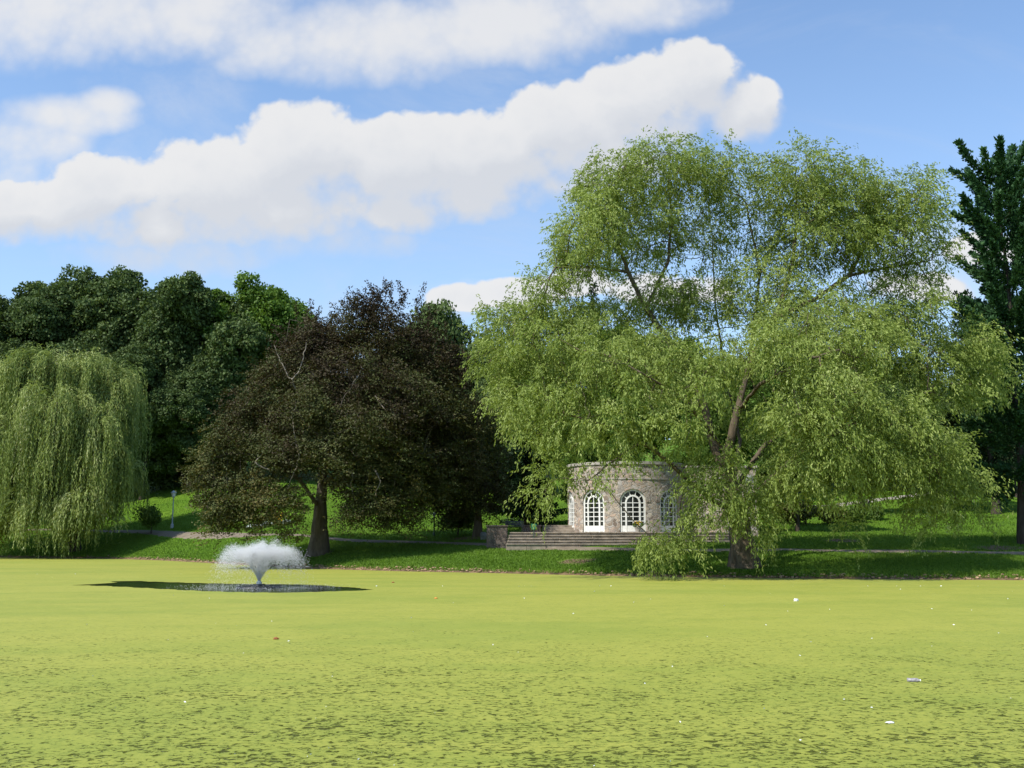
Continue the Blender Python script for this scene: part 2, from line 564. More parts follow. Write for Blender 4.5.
def ground_at(px, py):
    d = ray(px, py)
    lo = None
    Y = 12.0
    while Y < 600:
        p = at(px, py, Y)
        if p[2] <= gz(p[0], p[1]):
            break
        Y += 0.25
    p[2] = gz(p[0], p[1])
    return p


SOIL = [(at(578, 548, 60)[0], 60.5, 1.6), (ground_at(842, 541)[0], ground_at(842, 541)[1], 1.7),
        (ground_at(1000, 548)[0], ground_at(1000, 548)[1], 2.0), (ground_at(745, 566)[0], ground_at(745, 566)[1], 1.5), (ground_at(318, 554)[0], ground_at(318, 554)[1], 1.4),
        (ground_at(470, 538)[0], ground_at(470, 538)[1], 2.2)]


def build_terrain():
    xs = np.concatenate([np.array([-4000, -2500, -1500, -900, -500, -300, -200, -150]), np.arange(-120, 120.1, 0.9), np.array([150, 200, 300, 500, 900, 1500, 2500, 4000])])
    ys = np.concatenate([np.array([-600, -200, -60, -20, -8]), np.arange(0, 44, 2.0), np.arange(44, 104, 0.35), np.arange(104, 170, 1.5), np.array([175, 190, 220, 260, 320, 420, 600, 900, 1400, 2200, 4000])])
    X, Y = np.meshgrid(xs, ys)
    Z = ground(X, Y)
    v = np.stack([X, Y, Z], -1).reshape(-1, 3)
    nx, ny = len(xs), len(ys)
    i = np.arange(nx * ny).reshape(ny, nx)
    f = np.stack([i[:-1, :-1], i[:-1, 1:], i[1:, 1:], i[1:, :-1]], -1).reshape(-1, 4)
    me = np_mesh('ground', v, f, smooth=True)
    soil = np.zeros(len(v), np.float32)
    for (sx, sy, r) in SOIL:
        soil = np.maximum(soil, np.exp(-((v[:, 0] - sx) ** 2 + (v[:, 1] - sy) ** 2) / (r * r)).astype(np.float32) * 0.75)
    a = me.attributes.new('soil', 'FLOAT', 'POINT')
    a.data.foreach_set('value', soil)
    o = link_mesh('ground', me, ground_mat())
    tag(o, kind='structure')


build_terrain()

# water and the duckweed lying on it
wv = np.array([[-110, 0, 0], [110, 0, 0], [110, 112, 0], [-110, 112, 0]], float)
tag(link_mesh('water', np_mesh('water', wv, np.array([[0, 1, 2, 3]])), water_mat()), kind='structure')


def on_water(px, py, z=0.0):
    d = ray(px, py)
    k = (z - CAM_Z) / d[2]
    return np.array([d[0] * k, d[1] * k, z])


def build_duckweed():
    hole_px = [(74, 585.3), (95, 584.3), (118, 582.8), (112, 581.6), (135, 581.2), (160, 582.1), (200, 583.4), (240, 584.2), (290, 584.6), (330, 586.2),
               (356, 588.2), (374, 589.6), (362, 590.8), (338, 591.4), (312, 592.3), (285, 593.0), (255, 592.7), (228, 592.2), (200, 591.2), (172, 589.8), (140, 588.0), (108, 586.4)]
    pts = [on_water(a, b)[:2] for a, b in hole_px]
    dense = []
    n = len(pts)
    for i in range(n):
        p, q = np.array(pts[i]), np.array(pts[(i + 1) % n])
        m = max(2, int(np.linalg.norm(q - p) / 0.18))
        for k in range(m):
            w = p + (q - p) * k / m
            j = 0.10 * math.sin(w[0] * 7.1 + w[1] * 3) + 0.07 * math.sin(w[0] * 17 - w[1] * 11)
            dense.append((w[0] + j * 0.5, w[1] + j))
    bm = bmesh.new()
    zz = 0.012
    outer = [bm.verts.new((x, y, zz)) for x, y in ((-105, 1), (105, 1), (105, 110), (-105, 110))]
    es = [bm.edges.new((outer[i], outer[(i + 1) % 4])) for i in range(4)]
    inner = [bm.verts.new((x, y, zz)) for x, y in dense]
    es += [bm.edges.new((inner[i], inner[(i + 1) % len(inner)])) for i in range(len(inner))]
    bmesh.ops.triangle_fill(bm, use_beauty=True, use_dissolve=False, edges=es)
    for f in bm.faces:
        if f.normal.z < 0:
            f.normal_flip()
    me = bpy.data.meshes.new('duckweed')
    bm.to_mesh(me)
    bm.free()
    o = link_mesh('duckweed', me, duckweed_mat())
    tag(o, 'yellow green duckweed carpet floating over the pond with small dark gaps', 'duckweed', kind='stuff')


build_duckweed()


# paths draped on the lawn
PATHS = []


def path(name, pts, width, mat, dz=0.045):
    P = [ground_at(a, b) if not isinstance(a, np.ndarray) else a for a, b in pts]
    P = np.array(P)[:, :2]
    seg = np.linalg.norm(np.diff(P, axis=0), axis=1)
    cum = np.concatenate([[0], np.cumsum(seg)])
    s = np.arange(0, cum[-1], 0.4)
    # smooth the polyline
    xx = np.interp(s, cum, P[:, 0])
    yy = np.interp(s, cum, P[:, 1])
    for _ in range(60):
        xx[1:-1] = (xx[:-2] + xx[2:] + 2 * xx[1:-1]) / 4
        yy[1:-1] = (yy[:-2] + yy[2:] + 2 * yy[1:-1]) / 4
    PATHS.append((xx.copy(), yy.copy(), width))
    tx, ty = np.gradient(xx), np.gradient(yy)
    L = np.hypot(tx, ty)
    nx, ny = -ty / L, tx / L
    cols = []
    k = 7
    for j in range(k):
        o = (j / (k - 1) - 0.5) * width
        if j in (0, k - 1):
            o = o + 0.07 * np.sin(s * 1.9 + j) + 0.05 * np.sin(s * 4.7)
        x, y = xx + nx * o, yy + ny * o
        cols.append(np.stack([x, y, ground(x, y) + (dz if 0 < j < k - 1 else dz - 0.05)], -1))
    v = np.stack(cols, 1).reshape(-1, 3)
    i = np.arange(len(s) * k).reshape(len(s), k)
    f = np.stack([i[:-1, :-1], i[:-1, 1:], i[1:, 1:], i[1:, :-1]], -1).reshape(-1, 4)
    tag(link_mesh(name, np_mesh(name, v, f, smooth=True), mat), kind='structure')


path('path', [(1110, 556), (1024, 553.5), (900, 552), (830, 551), (740, 551), (650, 550.3), (560, 549.2), (520, 547.3), (480, 544.3), (400, 541.5), (345, 541), (322, 538), (300, 535.2), (262, 534.6), (235, 536), (200, 535.2), (160, 532.3), (100, 530.8), (20, 530)], 1.55, M_PATH)
path('path', [(700, 511), (790, 508.5), (835, 506), (870, 501), (905, 496.5), (945, 491), (1000, 488.5), (1080, 487.5)], 1.7, M_PATH_PALE, 0.06)


# ------------------------------------------------------------------ trees: skeleton growth
def grow(seeds, attract, step=0.5, kill=0.8, iters=220, tropism=(0, 0, 0.0)):
    """space colonisation; seeds = list of polylines (arrays); the first starts at the root"""
    pos, par = [], []
    for pl in seeds:
        pl = np.asarray(pl, float)
        if not pos:
            prev = -1
        else:
            d = np.linalg.norm(np.array(pos) - pl[0], axis=1)
            prev = int(d.argmin())
        last = None
        for a in range(len(pl)):
            if last is None:
                if prev == -1:
                    pos.append(pl[0])
                    par.append(-1)
                    prev = 0
                last = np.array(pos[prev])
                if a == 0:
                    continue
            q = pl[a]
            m = max(1, int(np.linalg.norm(q - last) / step))
            base = last.copy()
            for k in range(1, m + 1):
                w = base + (q - base) * k / m
                w = w + rng.normal(0, 0.05, 3) * step
                pos.append(w)
                par.append(prev)
                prev = len(pos) - 1
            last = q
    A = np.asarray(attract, float)
    alive = np.ones(len(A), bool)
    P = np.array(pos)
    D = np.full(len(A), 1e9)
    I = np.zeros(len(A), int)
    for c0 in range(0, len(P), 256):
        dd = np.linalg.norm(A[:, None] - P[None, c0:c0 + 256], axis=2)
        j = dd.argmin(1)
        m = dd[np.arange(len(A)), j]
        b = m < D
        D[b] = m[b]
        I[b] = j[b] + c0
    trop = np.array(tropism, float)
    for it in range(iters):
        alive &= D > kill
        if not alive.any():
            break
        idx = np.nonzero(alive)[0]
        src = I[idx]
        dirs = unit(A[idx] - P[src])
        us, inv = np.unique(src, return_inverse=True)
        acc = np.zeros((len(us), 3))
        np.add.at(acc, inv, dirs)
        acc = unit(unit(acc) + trop + rng.normal(0, 0.12, acc.shape))
        new = P[us] + acc * step
        base = len(P)
        P = np.vstack([P, new])
        par.extend(us.tolist())
        Dn = np.full(len(A), 1e9)
        In = np.zeros(len(A), int)
        for c0 in range(0, len(new), 128):
            dd = np.linalg.norm(A[idx][:, None] - new[None, c0:c0 + 128], axis=2)
            j = dd.argmin(1)
            m = dd[np.arange(len(idx)), j]
            b = m < Dn[idx]
            Dn[idx[b]] = m[b]
            In[idx[b]] = j[b] + base + c0
        better = Dn < D - 1e-6
        stuck = alive & ~better
        D[better] = Dn[better]
        I[better] = In[better]
        alive &= ~(stuck & (rng.random(len(A)) < 0.08))
    return P, np.array(par)


def wood_mesh(P, par, r_tip=0.014, power=2.25, sides=6, r_min=0.012, flare=0.0, r_base=None):
    n = len(P)
    child_n = np.zeros(n, int)
    rad = np.zeros(n)
    acc = np.zeros(n)
    order = np.arange(n)[::-1]
    for i in order:
        rad[i] = max(r_tip, acc[i] ** (1 / power)) if acc[i] > 0 else r_tip
        if par[i] >= 0:
            acc[par[i]] += rad[i] ** power
    if r_base:
        hh = np.exp(-np.maximum(P[:, 2] - P[0, 2] - 1.0, 0) / 4.5)
        k = 1 + (r_base / rad[0] - 1) * (hh if r_base > rad[0] else 1.0)
        rad = np.where(rad > r_tip * 2, r_tip * 2 + (rad - r_tip * 2) * k, rad)
    if flare:
        h = P[:, 2] - P[0, 2]
        hd = np.hypot(P[:, 0] - P[0, 0], P[:, 1] - P[0, 1])
        rad = rad * (1 + flare * np.exp(-np.maximum(h, 0) / 0.7) * (hd < 2.5))
    main = np.full(n, -1)
    best = np.zeros(n)
    for i in range(1, n):
        p = par[i]
        if p >= 0 and rad[i] > best[p]:
            best[p] = rad[i]
            main[p] = i
    dirv = np.zeros((n, 3))
    for i in range(n):
        if par[i] >= 0:
            dirv[i] += unit(P[i] - P[par[i]])
        if main[i] >= 0:
            dirv[i] += unit(P[main[i]] - P[i])
    dirv = unit(dirv + 1e-9)
    ref = np.array([0.31, 0.87, 0.38])
    e1 = unit(np.cross(dirv, ref))
    e2 = np.cross(dirv, e1)
    ang = np.arange(sides) * 2 * math.pi / sides
    ca, sa = np.cos(ang), np.sin(ang)

    def ring(pos, i, r):
        return pos[:, None] + (e1[i][:, None] * ca[None, :, None] + e2[i][:, None] * sa[None, :, None]) * r[:, None, None]
    sel = np.nonzero((par >= 0) & (rad >= r_min))[0]
    p = par[sel]
    is_main = main[p] == sel
    top = ring(P[sel], sel, rad[sel])
    botr = np.where(is_main, rad[p], np.minimum(rad[p], rad[sel] * 1.25))
    botd = np.where(is_main, p, sel)
    bot = ring(P[p], botd, botr)
    v = np.concatenate([bot, top], 1).reshape(-1, 3)
    b = np.arange(len(sel))[:, None] * 2 * sides
    k = np.arange(sides)
    k2 = (k + 1) % sides
    f = np.stack([b + k, b + k2, b + sides + k2, b + sides + k], -1).reshape(-1, 4)
    return np_mesh('trunk', v, f, smooth=True), rad


# ------------------------------------------------------------------ trees: leaves
def leaf_mesh(c, d, l, w, tint, flat=None, name='crown'):
    """diamond leaves: centre c, direction d, length l, width w"""
    n = len(c)
    d = unit(d)
    if flat is None:
        rnd = unit(rng.normal(0, 1, (n, 3)))
    else:
        rnd = unit(flat)
    s = unit(np.cross(d, rnd)) * (np.broadcast_to(w, (n,)) / 2)[:, None]
    h = d * (np.broadcast_to(l, (n,)) / 2)[:, None]
    v = np.stack([c - h, c + s - h * 0.15, c + h, c - s - h * 0.15], 1).reshape(-1, 3)
    f = np.arange(n * 4).reshape(n, 4)
    return np_mesh(name, v, f, tint)


def strands(p0, d0, L, droop, spacing, per, jitter=0.05, wob=0.12, floor=None):
    """arching shoots from p0; returns leaf centres, directions, shoot index, fraction"""
    S = len(p0)
    step = spacing
    K = int(L.max() / step) + 1
    pos = p0.copy()
    d = unit(d0.copy())
    cs, ds, ids, fr = [], [], [], []
    for k in range(K):
        live = (k * step) < L
        if not live.any():
            break
        d[:, 2] -= droop * step
        d += rng.normal(0, wob * step, d.shape)
        d = unit(d)
        pos = pos + d * step
        idx = np.nonzero(live)[0]
        for _ in range(per):
            cs.append(pos[idx] + rng.normal(0, jitter, (len(idx), 3)))
            ds.append(d[idx])
            ids.append(idx)
            fr.append(k * step / L[idx])
    c, dd, i, f = np.concatenate(cs), np.concatenate(ds), np.concatenate(ids), np.concatenate(fr)
    if floor is not None:
        ok = c[:, 2] > floor(c)
        c, dd, i, f = c[ok], dd[ok], i[ok], f[ok]
    return c, dd, i, f


def clump_points(clumps, density, shell=0.45, seed=None):
    """clumps: centre(3), radii(3), weight; points biased to the outer part"""
    r_ = np.random.default_rng(seed)
    pts, cl = [], []
    for k, (c, r, w) in enumerate(clumps):
        n = max(3, int(density * w * (r[0] * r[1] * r[2]) ** (2 / 3)))
        u = unit(r_.normal(0, 1, (n, 3)))
        q = r_.random(n) ** shell
        pts.append(np.array(c) + u * q[:, None] * np.array(r))
        cl.append(np.full(n, k))
    return np.concatenate(pts), np.concatenate(cl)


def px_clumps(items, Y):
    """(px, py, rx, ry, dy, ry_depth_m, weight) measured at distance Y"""
    out = []
    m = np.linalg.norm(at(513, 384, Y) - at(512, 384, Y))
    for (px, py, rx, ry, dy, rd, w) in items:
        c = at(px, py, Y + dy)
        k = (Y + dy) / Y * m
        out.append((c, (rx * k, rd, ry * k), w))
    return out


def tree_root(name, base, label, group=None):
    return empty(name, tuple(base), label, 'tree', group)


def localise(me_verts, base):
    return me_verts - np.asarray(base)


# ------------------------------------------------------------------ the big willow by the water
def limb(*pts):
    return np.array([at(a, b, Y) for a, b, Y in pts])


def big_willow():
    Y = 56.0
    base = ground_at(745, 567)
    Y = base[1]
    root = tree_root('willow_tree', base, 'huge spreading pale green willow on the bank in front of the stone pavilion')
    b0 = base.copy()
    b0[2] -= 0.3
    seeds = [
        np.vstack([b0, limb((743, 545, Y), (738, 515, Y + .2), (734, 490, Y + .3))]),
        limb((738, 515, Y + .2), (712, 500, Y - .8), (685, 478, Y - 1.8), (655, 450, Y - 3), (612, 428, Y - 4), (570, 415, Y - 4.5)),
        limb((640, 442, Y - 3.4), (612, 462, Y - 4.4), (588, 480, Y - 5)),
        limb((734, 490, Y + .3), (727, 455, Y), (738, 410, Y), (750, 362, Y + .3), (775, 318, Y + .6), (792, 268, Y + .6), (797, 215, Y + 1), (795, 175, Y + 1)),
        limb((734, 490, Y + .3), (716, 455, Y + 1), (704, 405, Y + 1.5), (680, 355, Y + 1.5), (645, 308, Y + 1), (628, 272, Y + .5), (615, 235, Y), (606, 195, Y)),
        limb((628, 272, Y + .5), (592, 267, Y - .5), (555, 268, Y - 1.5)),
        limb((645, 308, Y + 1), (668, 262, Y + 2.5), (672, 215, Y + 3), (668, 170, Y + 3)),
        limb((775, 318, Y + .6), (815, 300, Y), (850, 275, Y - .5), (868, 240, Y - .5), (900, 212, Y - 1)),
        limb((850, 275, Y - .5), (885, 268, Y), (925, 262, Y + .5)),
        limb((738, 515, Y + .2), (765, 485, Y - 1), (800, 452, Y - 2), (850, 425, Y - 3), (905, 425, Y - 3.5)),
        limb((734, 490, Y + .3), (765, 445, Y + 2), (820, 405, Y + 3.5), (890, 375, Y + 4), (950, 365, Y + 4)),
        limb((727, 455, Y), (705, 425, Y - 3), (680, 395, Y - 5), (640, 372, Y - 6)),
        limb((704, 405, Y + 1.5), (640, 385, Y + 3), (570, 365, Y + 3.5), (520, 355, Y + 3)),
        limb((738, 410, Y), (760, 385, Y - 4), (800, 362, Y - 6), (840, 350, Y - 7)),
        limb((734, 490, Y + .3), (740, 440, Y + 4), (725, 370, Y + 7), (715, 300, Y + 7), (712, 230, Y + 6)),
        limb((738, 410, Y), (752, 340, Y + 3), (760, 270, Y + 3), (745, 200, Y + 3)),
    ]
    cl = px_clumps([
        # upper dome
        (588, 218, 40, 42, -1, 4.0, 1.0), (610, 178, 42, 30, 0, 4.2, 1.0), (662, 158, 48, 28, 0, 4.6, 1.0), (715, 160, 36, 26, 1, 4.0, .85),
        (640, 220, 50, 40, 2, 5.0, .75), (700, 215, 40, 50, 4, 3.5, .5), (745, 215, 34, 50, 3, 3.5, .45),
        (795, 168, 44, 30, 0, 4.5, 1.0), (845, 186, 46, 32, 0, 4.5, 1.0), (900, 196, 44, 34, -1, 4.0, 1.0), (815, 220, 55, 36, 0, 5.0, .85), (880, 230, 48, 30, -1, 4, .85),
        (928, 240, 24, 28, 0, 3.0, .6), (548, 268, 26, 13, -1.5, 2.2, .7), (582, 262, 30, 18, -1, 2.5, .6), (560, 240, 18, 20, -1, 2, .6),
        (660, 282, 45, 26, 2, 3.5, .6), (760, 275, 50, 34, 1, 4.0, .65), (820, 290, 40, 18, 0, 3.0, .5), (905, 276, 42, 20, 0, 3.0, .5), (700, 296, 60, 24, 3, 3.5, .65), (610, 298, 34, 14, 1, 2.5, .6),
        # lower left lobe
        (505, 325, 30, 22, 1, 3.5, 1.0), (550, 306, 40, 20, 1, 4.0, 1.0), (582, 326, 34, 22, -1, 3.6, .8), (500, 362, 26, 26, 0, 3.5, 1.0), (545, 350, 42, 26, -2, 4.0, 1.0),
        (520, 402, 32, 26, -1, 3.2, .9), (566, 395, 38, 24, -3.5, 3.2, 1.0), (610, 362, 42, 24, -4, 3.6, 1.0), (548, 432, 22, 18, -3, 2.2, .6), (600, 425, 34, 16, -4.5, 2.4, .6),
        # centre lobes in front of the stem
        (648, 348, 38, 18, -3, 3.2, .75), (695, 360, 42, 20, -5, 2.8, .9), (645, 385, 40, 18, -5.5, 2.6, .65), (712, 384, 34, 14, -6.5, 2.2, .45), (730, 340, 28, 14, -1, 2.6, .45), (640, 415, 38, 14, -6, 2.2, .5), (690, 425, 30, 18, -6, 2.2, .4),
        # right lobe
        (790, 322, 40, 20, -3, 4.0, 1.0), (780, 350, 44, 22, -6, 3.0, 1.0), (840, 310, 46, 18, -1, 4.5, .9), (855, 345, 48, 24, -4, 4.0, 1.0), (905, 322, 42, 20, 0, 4.5, .9), (925, 355, 44, 24, -1, 4.0, 1.0),
        (965, 345, 32, 24, 0, 3.5, .9), (985, 378, 24, 22, 0, 3.0, .9), (950, 392, 34, 16, -1, 3.0, .8), (820, 378, 40, 16, -6.5, 2.6, .9),
        # lower right cascade
        (800, 412, 42, 18, -6, 3.2, 1.0), (855, 405, 44, 18, -5, 3.6, 1.0), (895, 425, 40, 24, -4, 3.2, 1.0), (835, 445, 42, 22, -5.5, 3.0, 1.0), (930, 455, 30, 24, -3, 2.8, 1.0), (885, 462, 36, 22, -4, 2.6, .9),
        (955, 485, 22, 22, -2, 2.2, .9), (925, 500, 20, 22, -3, 1.8, .7), (968, 508, 11, 18, -2, 1.6, .6), (845, 490, 24, 22, -4.5, 1.8, .6), (800, 470, 26, 20, -5, 2.2, .7), (850, 525, 12, 16, -4, 1.2, .45), (938, 525, 12, 12, -2.6, 1.2, .45),
        # low foliage round the trunk and before the right wing of the pavilion
        (722, 462, 30, 14, -5, 2.0, .6), (706, 490, 20, 14, -4.8, 1.5, .6), (704, 508, 15, 12, -4.7, 1.2, .5), (735, 492, 26, 16, -4.6, 1.8, .85), (728, 512, 20, 12, -4.6, 1.4, .6), (752, 518, 14, 12, -4.4, 1.2, .5), (700, 482, 14, 14, -5, 1.1, .4), (768, 482, 24, 16, -4.5, 1.8, .7), (712, 515, 12, 12, -4.5, 1.1, .4), (785, 505, 11, 18, -4, 1.4, .4), (776, 535, 7, 14, -4, .8, .35), (698, 450, 20, 8, -5, 1.2, .3),
        (690, 528, 14, 10, -4.3, 1.2, .45), (660, 542, 26, 17, -4.4, 1.6, 1.0), (640, 560, 14, 10, -4.3, 1.2, .7), (690, 553, 14, 14, -4.3, 1.2, .6),
        # thin sprays before the left part of the pavilion
        (556, 462, 20, 26, -4, 2.2, .4), (545, 495, 12, 22, -4, 1.5, .4), (620, 455, 36, 9, -5, 1.6, .4), (590, 478, 14, 12, -5, 1.2, .25),
        # the far side
        (600, 330, 60, 40, 6, 4.0, .35), (820, 300, 70, 30, 6, 4.0, .35), (900, 340, 60, 45, 7, 4.0, .4), (700, 380, 70, 50, 8, 4.0, .3), (800, 420, 70, 40, 6, 3.5, .3),
    ], Y)
    cl = [(c - np.array([0, 0, 0.75 if c[2] > 14.5 else 0.0]), r, w) for c, r, w in cl]
    cl = [(c, tuple(np.array(r) * 0.90), w * (1.0 if c[2] < 14 else 1.27)) for c, r, w in cl]
    A, ci = clump_points(cl, 18.5, 0.36, 3)
    lowc = np.array([0.8 if c[0][2] < 9 else 0.0 for c in cl])
    ok = A[:, 2] > gz(base[0], base[1]) + 1.0
    A, ci = A[ok], ci[ok]
    P, par = grow(seeds, A, 0.45, 0.75, 200, (0, 0, -0.03))
    me, rad = wood_mesh(P - base, par, 0.017, 2.3, 7, 0.013, 0.60, 0.76)
    link_mesh('trunk', me, M_BARK, root)
    # leafy shoots
    per = 7
    nA = len(A)
    cenA = np.array([c[0] for c in cl])[ci]
    dA = unit(A - cenA) * 0.75 + rng.normal(0, 0.42, A.shape)
    dA[:, 2] = dA[:, 2] * 0.6 + 0.05
    p0 = np.repeat(A, per, 0) + rng.normal(0, 0.24, (nA * per, 3))
    cid = np.repeat(ci, per)
    d0 = np.repeat(dA, per, 0) + rng.normal(0, 0.30, p0.shape)
    low = np.clip((14 - p0[:, 2]) / 8, 0, 1)
    L = rng.uniform(0.45, 1.1, len(p0)) * (1 + 0.75 * low)
    ctint = rng.uniform(0.32, 0.56, len(cl))
    stint = ctint[cid] + np.repeat(rng.normal(0, 0.10, len(A)), per) + rng.normal(0, 0.06, len(p0))
    c, d, i, f = strands(p0, d0, L, 1.05, 0.14, 2, 0.065, 0.9, lambda q: ground(q[:, 0], q[:, 1]) + 0.25)
    n = len(c)
    ld = d + rng.normal(0, 0.5, (n, 3)) + np.array([0, 0, -0.45])
    tint = stint[i] + rng.normal(0, 0.15, n) + 0.12 * f
    print('willow leaves', n, 'nodes', len(P))
    me = leaf_mesh(c - base, ld, rng.uniform(0.14, 0.25, n), rng.uniform(0.052, 0.080, n), tint)
    link_mesh('crown', me, M_WILLOW, root)


big_willow()


# ------------------------------------------------------------------ the weeping willow on the left
def weeping_willow():
    base = ground_at(74, 551)
    Y = base[1]
    root = tree_root('willow_tree', base, 'weeping willow with long hanging curtains of shoots at the left edge')
    b0 = base.copy()
    b0[2] -= 0.3
    seeds = [np.vstack([b0, limb((76, 510, Y), (72, 470, Y), (75, 420, Y), (80, 385, Y))]),
             limb((72, 470, Y), (45, 430, Y - 1), (25, 400, Y - 1)), limb((75, 450, Y), (105, 415, Y), (125, 392, Y)),
             limb((72, 470, Y), (60, 430, Y - 4), (55, 400, Y - 5)), limb((75, 440, Y), (95, 410, Y + 4), (100, 385, Y + 4))]
    items = [(72, 372, 56, 18, 0, 5.5, 1.0), (28, 385, 26, 22, 0, 4, 1.0), (118, 382, 24, 20, 0, 4, 1), (95, 368, 28, 12, 1, 4, .9), (48, 366, 24, 12, 0, 4, .9),
             (12, 415, 26, 24, 0, 4, 1), (130, 405, 14, 22, 0, 3, .9), (70, 405, 40, 22, -4.5, 3, 1.0), (35, 435, 34, 20, -5, 2.6, 1), (100, 425, 28, 20, -4.6, 2.6, 1),
             (64, 450, 38, 16, -5.6, 2.2, 1), (10, 455, 26, 22, -3, 3, 1), (112, 458, 22, 18, -4.6, 2.2, .9), (128, 470, 16, 14, -2, 2.5, .6), (88, 512, 14, 9, -6.0, 1.2, .9), (40, 490, 26, 14, -5.6, 1.8, .8),
             (52, 505, 34, 12, -6.2, 1.6, 1), (98, 496, 20, 10, -6.0, 1.4, 1), (8, 505, 20, 12, -5.2, 1.8, 1), (122, 515, 12, 8, -4.0, 1.2, .7), (132, 488, 12, 10, -1.5, 2, .6), (116, 500, 14, 12, -4.6, 1.4, .7), (-20, 440, 24, 40, 0, 4, .8), (60, 420, 60, 40, 5, 3, .8), (-5, 500, 22, 14, -3, 2.4, .7), (20, 520, 20, 10, -5, 1.4, .6)]
    cl = px_clumps(items, Y)
    cl = [(c - np.array([1.1, 0, 0]), tuple(np.array(r) * 0.94), w) for c, r, w in cl]
    A, ci = clump_points(cl, 9.5, 0.36, 5)
    P, par = grow(seeds, A, 0.5, 0.8, 120, (0, 0, 0.05))
    me, rad = wood_mesh(P - base, par, 0.014, 2.2, 6, 0.014, 0.5, 0.6)
    link_mesh('trunk', me, M_BARK_DARK, root)
    per = 17
    # shoots hang in tufts of slightly different length
    tuft = rng.uniform(0.40, 1.35, len(A))
    p0 = np.repeat(A, per, 0) + rng.normal(0, 0.19, (len(A) * per, 3)) * np.array([1, 1, 0.8])
    cid = np.repeat(ci, per)
    cen = np.array([c[0] for c in cl])[cid]
    out = p0 - cen
    out[:, 2] = np.abs(out[:, 2]) * 0.5
    d0 = unit(out) * 0.8 + np.repeat(rng.normal(0, 0.35, A.shape), per, 0) + rng.normal(0, 0.14, p0.shape) + np.array([0, 0, 0.45])
    hg = p0[:, 2] - ground(p0[:, 0], p0[:, 1])
    L = np.clip(np.repeat(tuft, per) * (hg * 0.46 + 1.0) * rng.uniform(0.6, 1.1, len(p0)), 1.0, 8.0)
    ctint = rng.uniform(0.30, 0.56, len(cl))
    ttint = np.repeat(rng.normal(0, 0.24, len(A)), per)
    c, d, i, f = strands(p0, d0, L, 1.5, 0.20, 1, 0.05, 0.30, lambda q: ground(q[:, 0], q[:, 1]) + 0.15)
    n = len(c)
    print('weeping leaves', n)
    ld = d + rng.normal(0, 0.28, (n, 3))
    tint = ctint[cid[i]] + ttint[i] + rng.normal(0, 0.12, n)
    me = leaf_mesh(c - base, ld, rng.uniform(0.26, 0.44, n), rng.uniform(0.06, 0.10, n), tint)
    link_mesh('crown', me, M_WEEP, root)


weeping_willow()


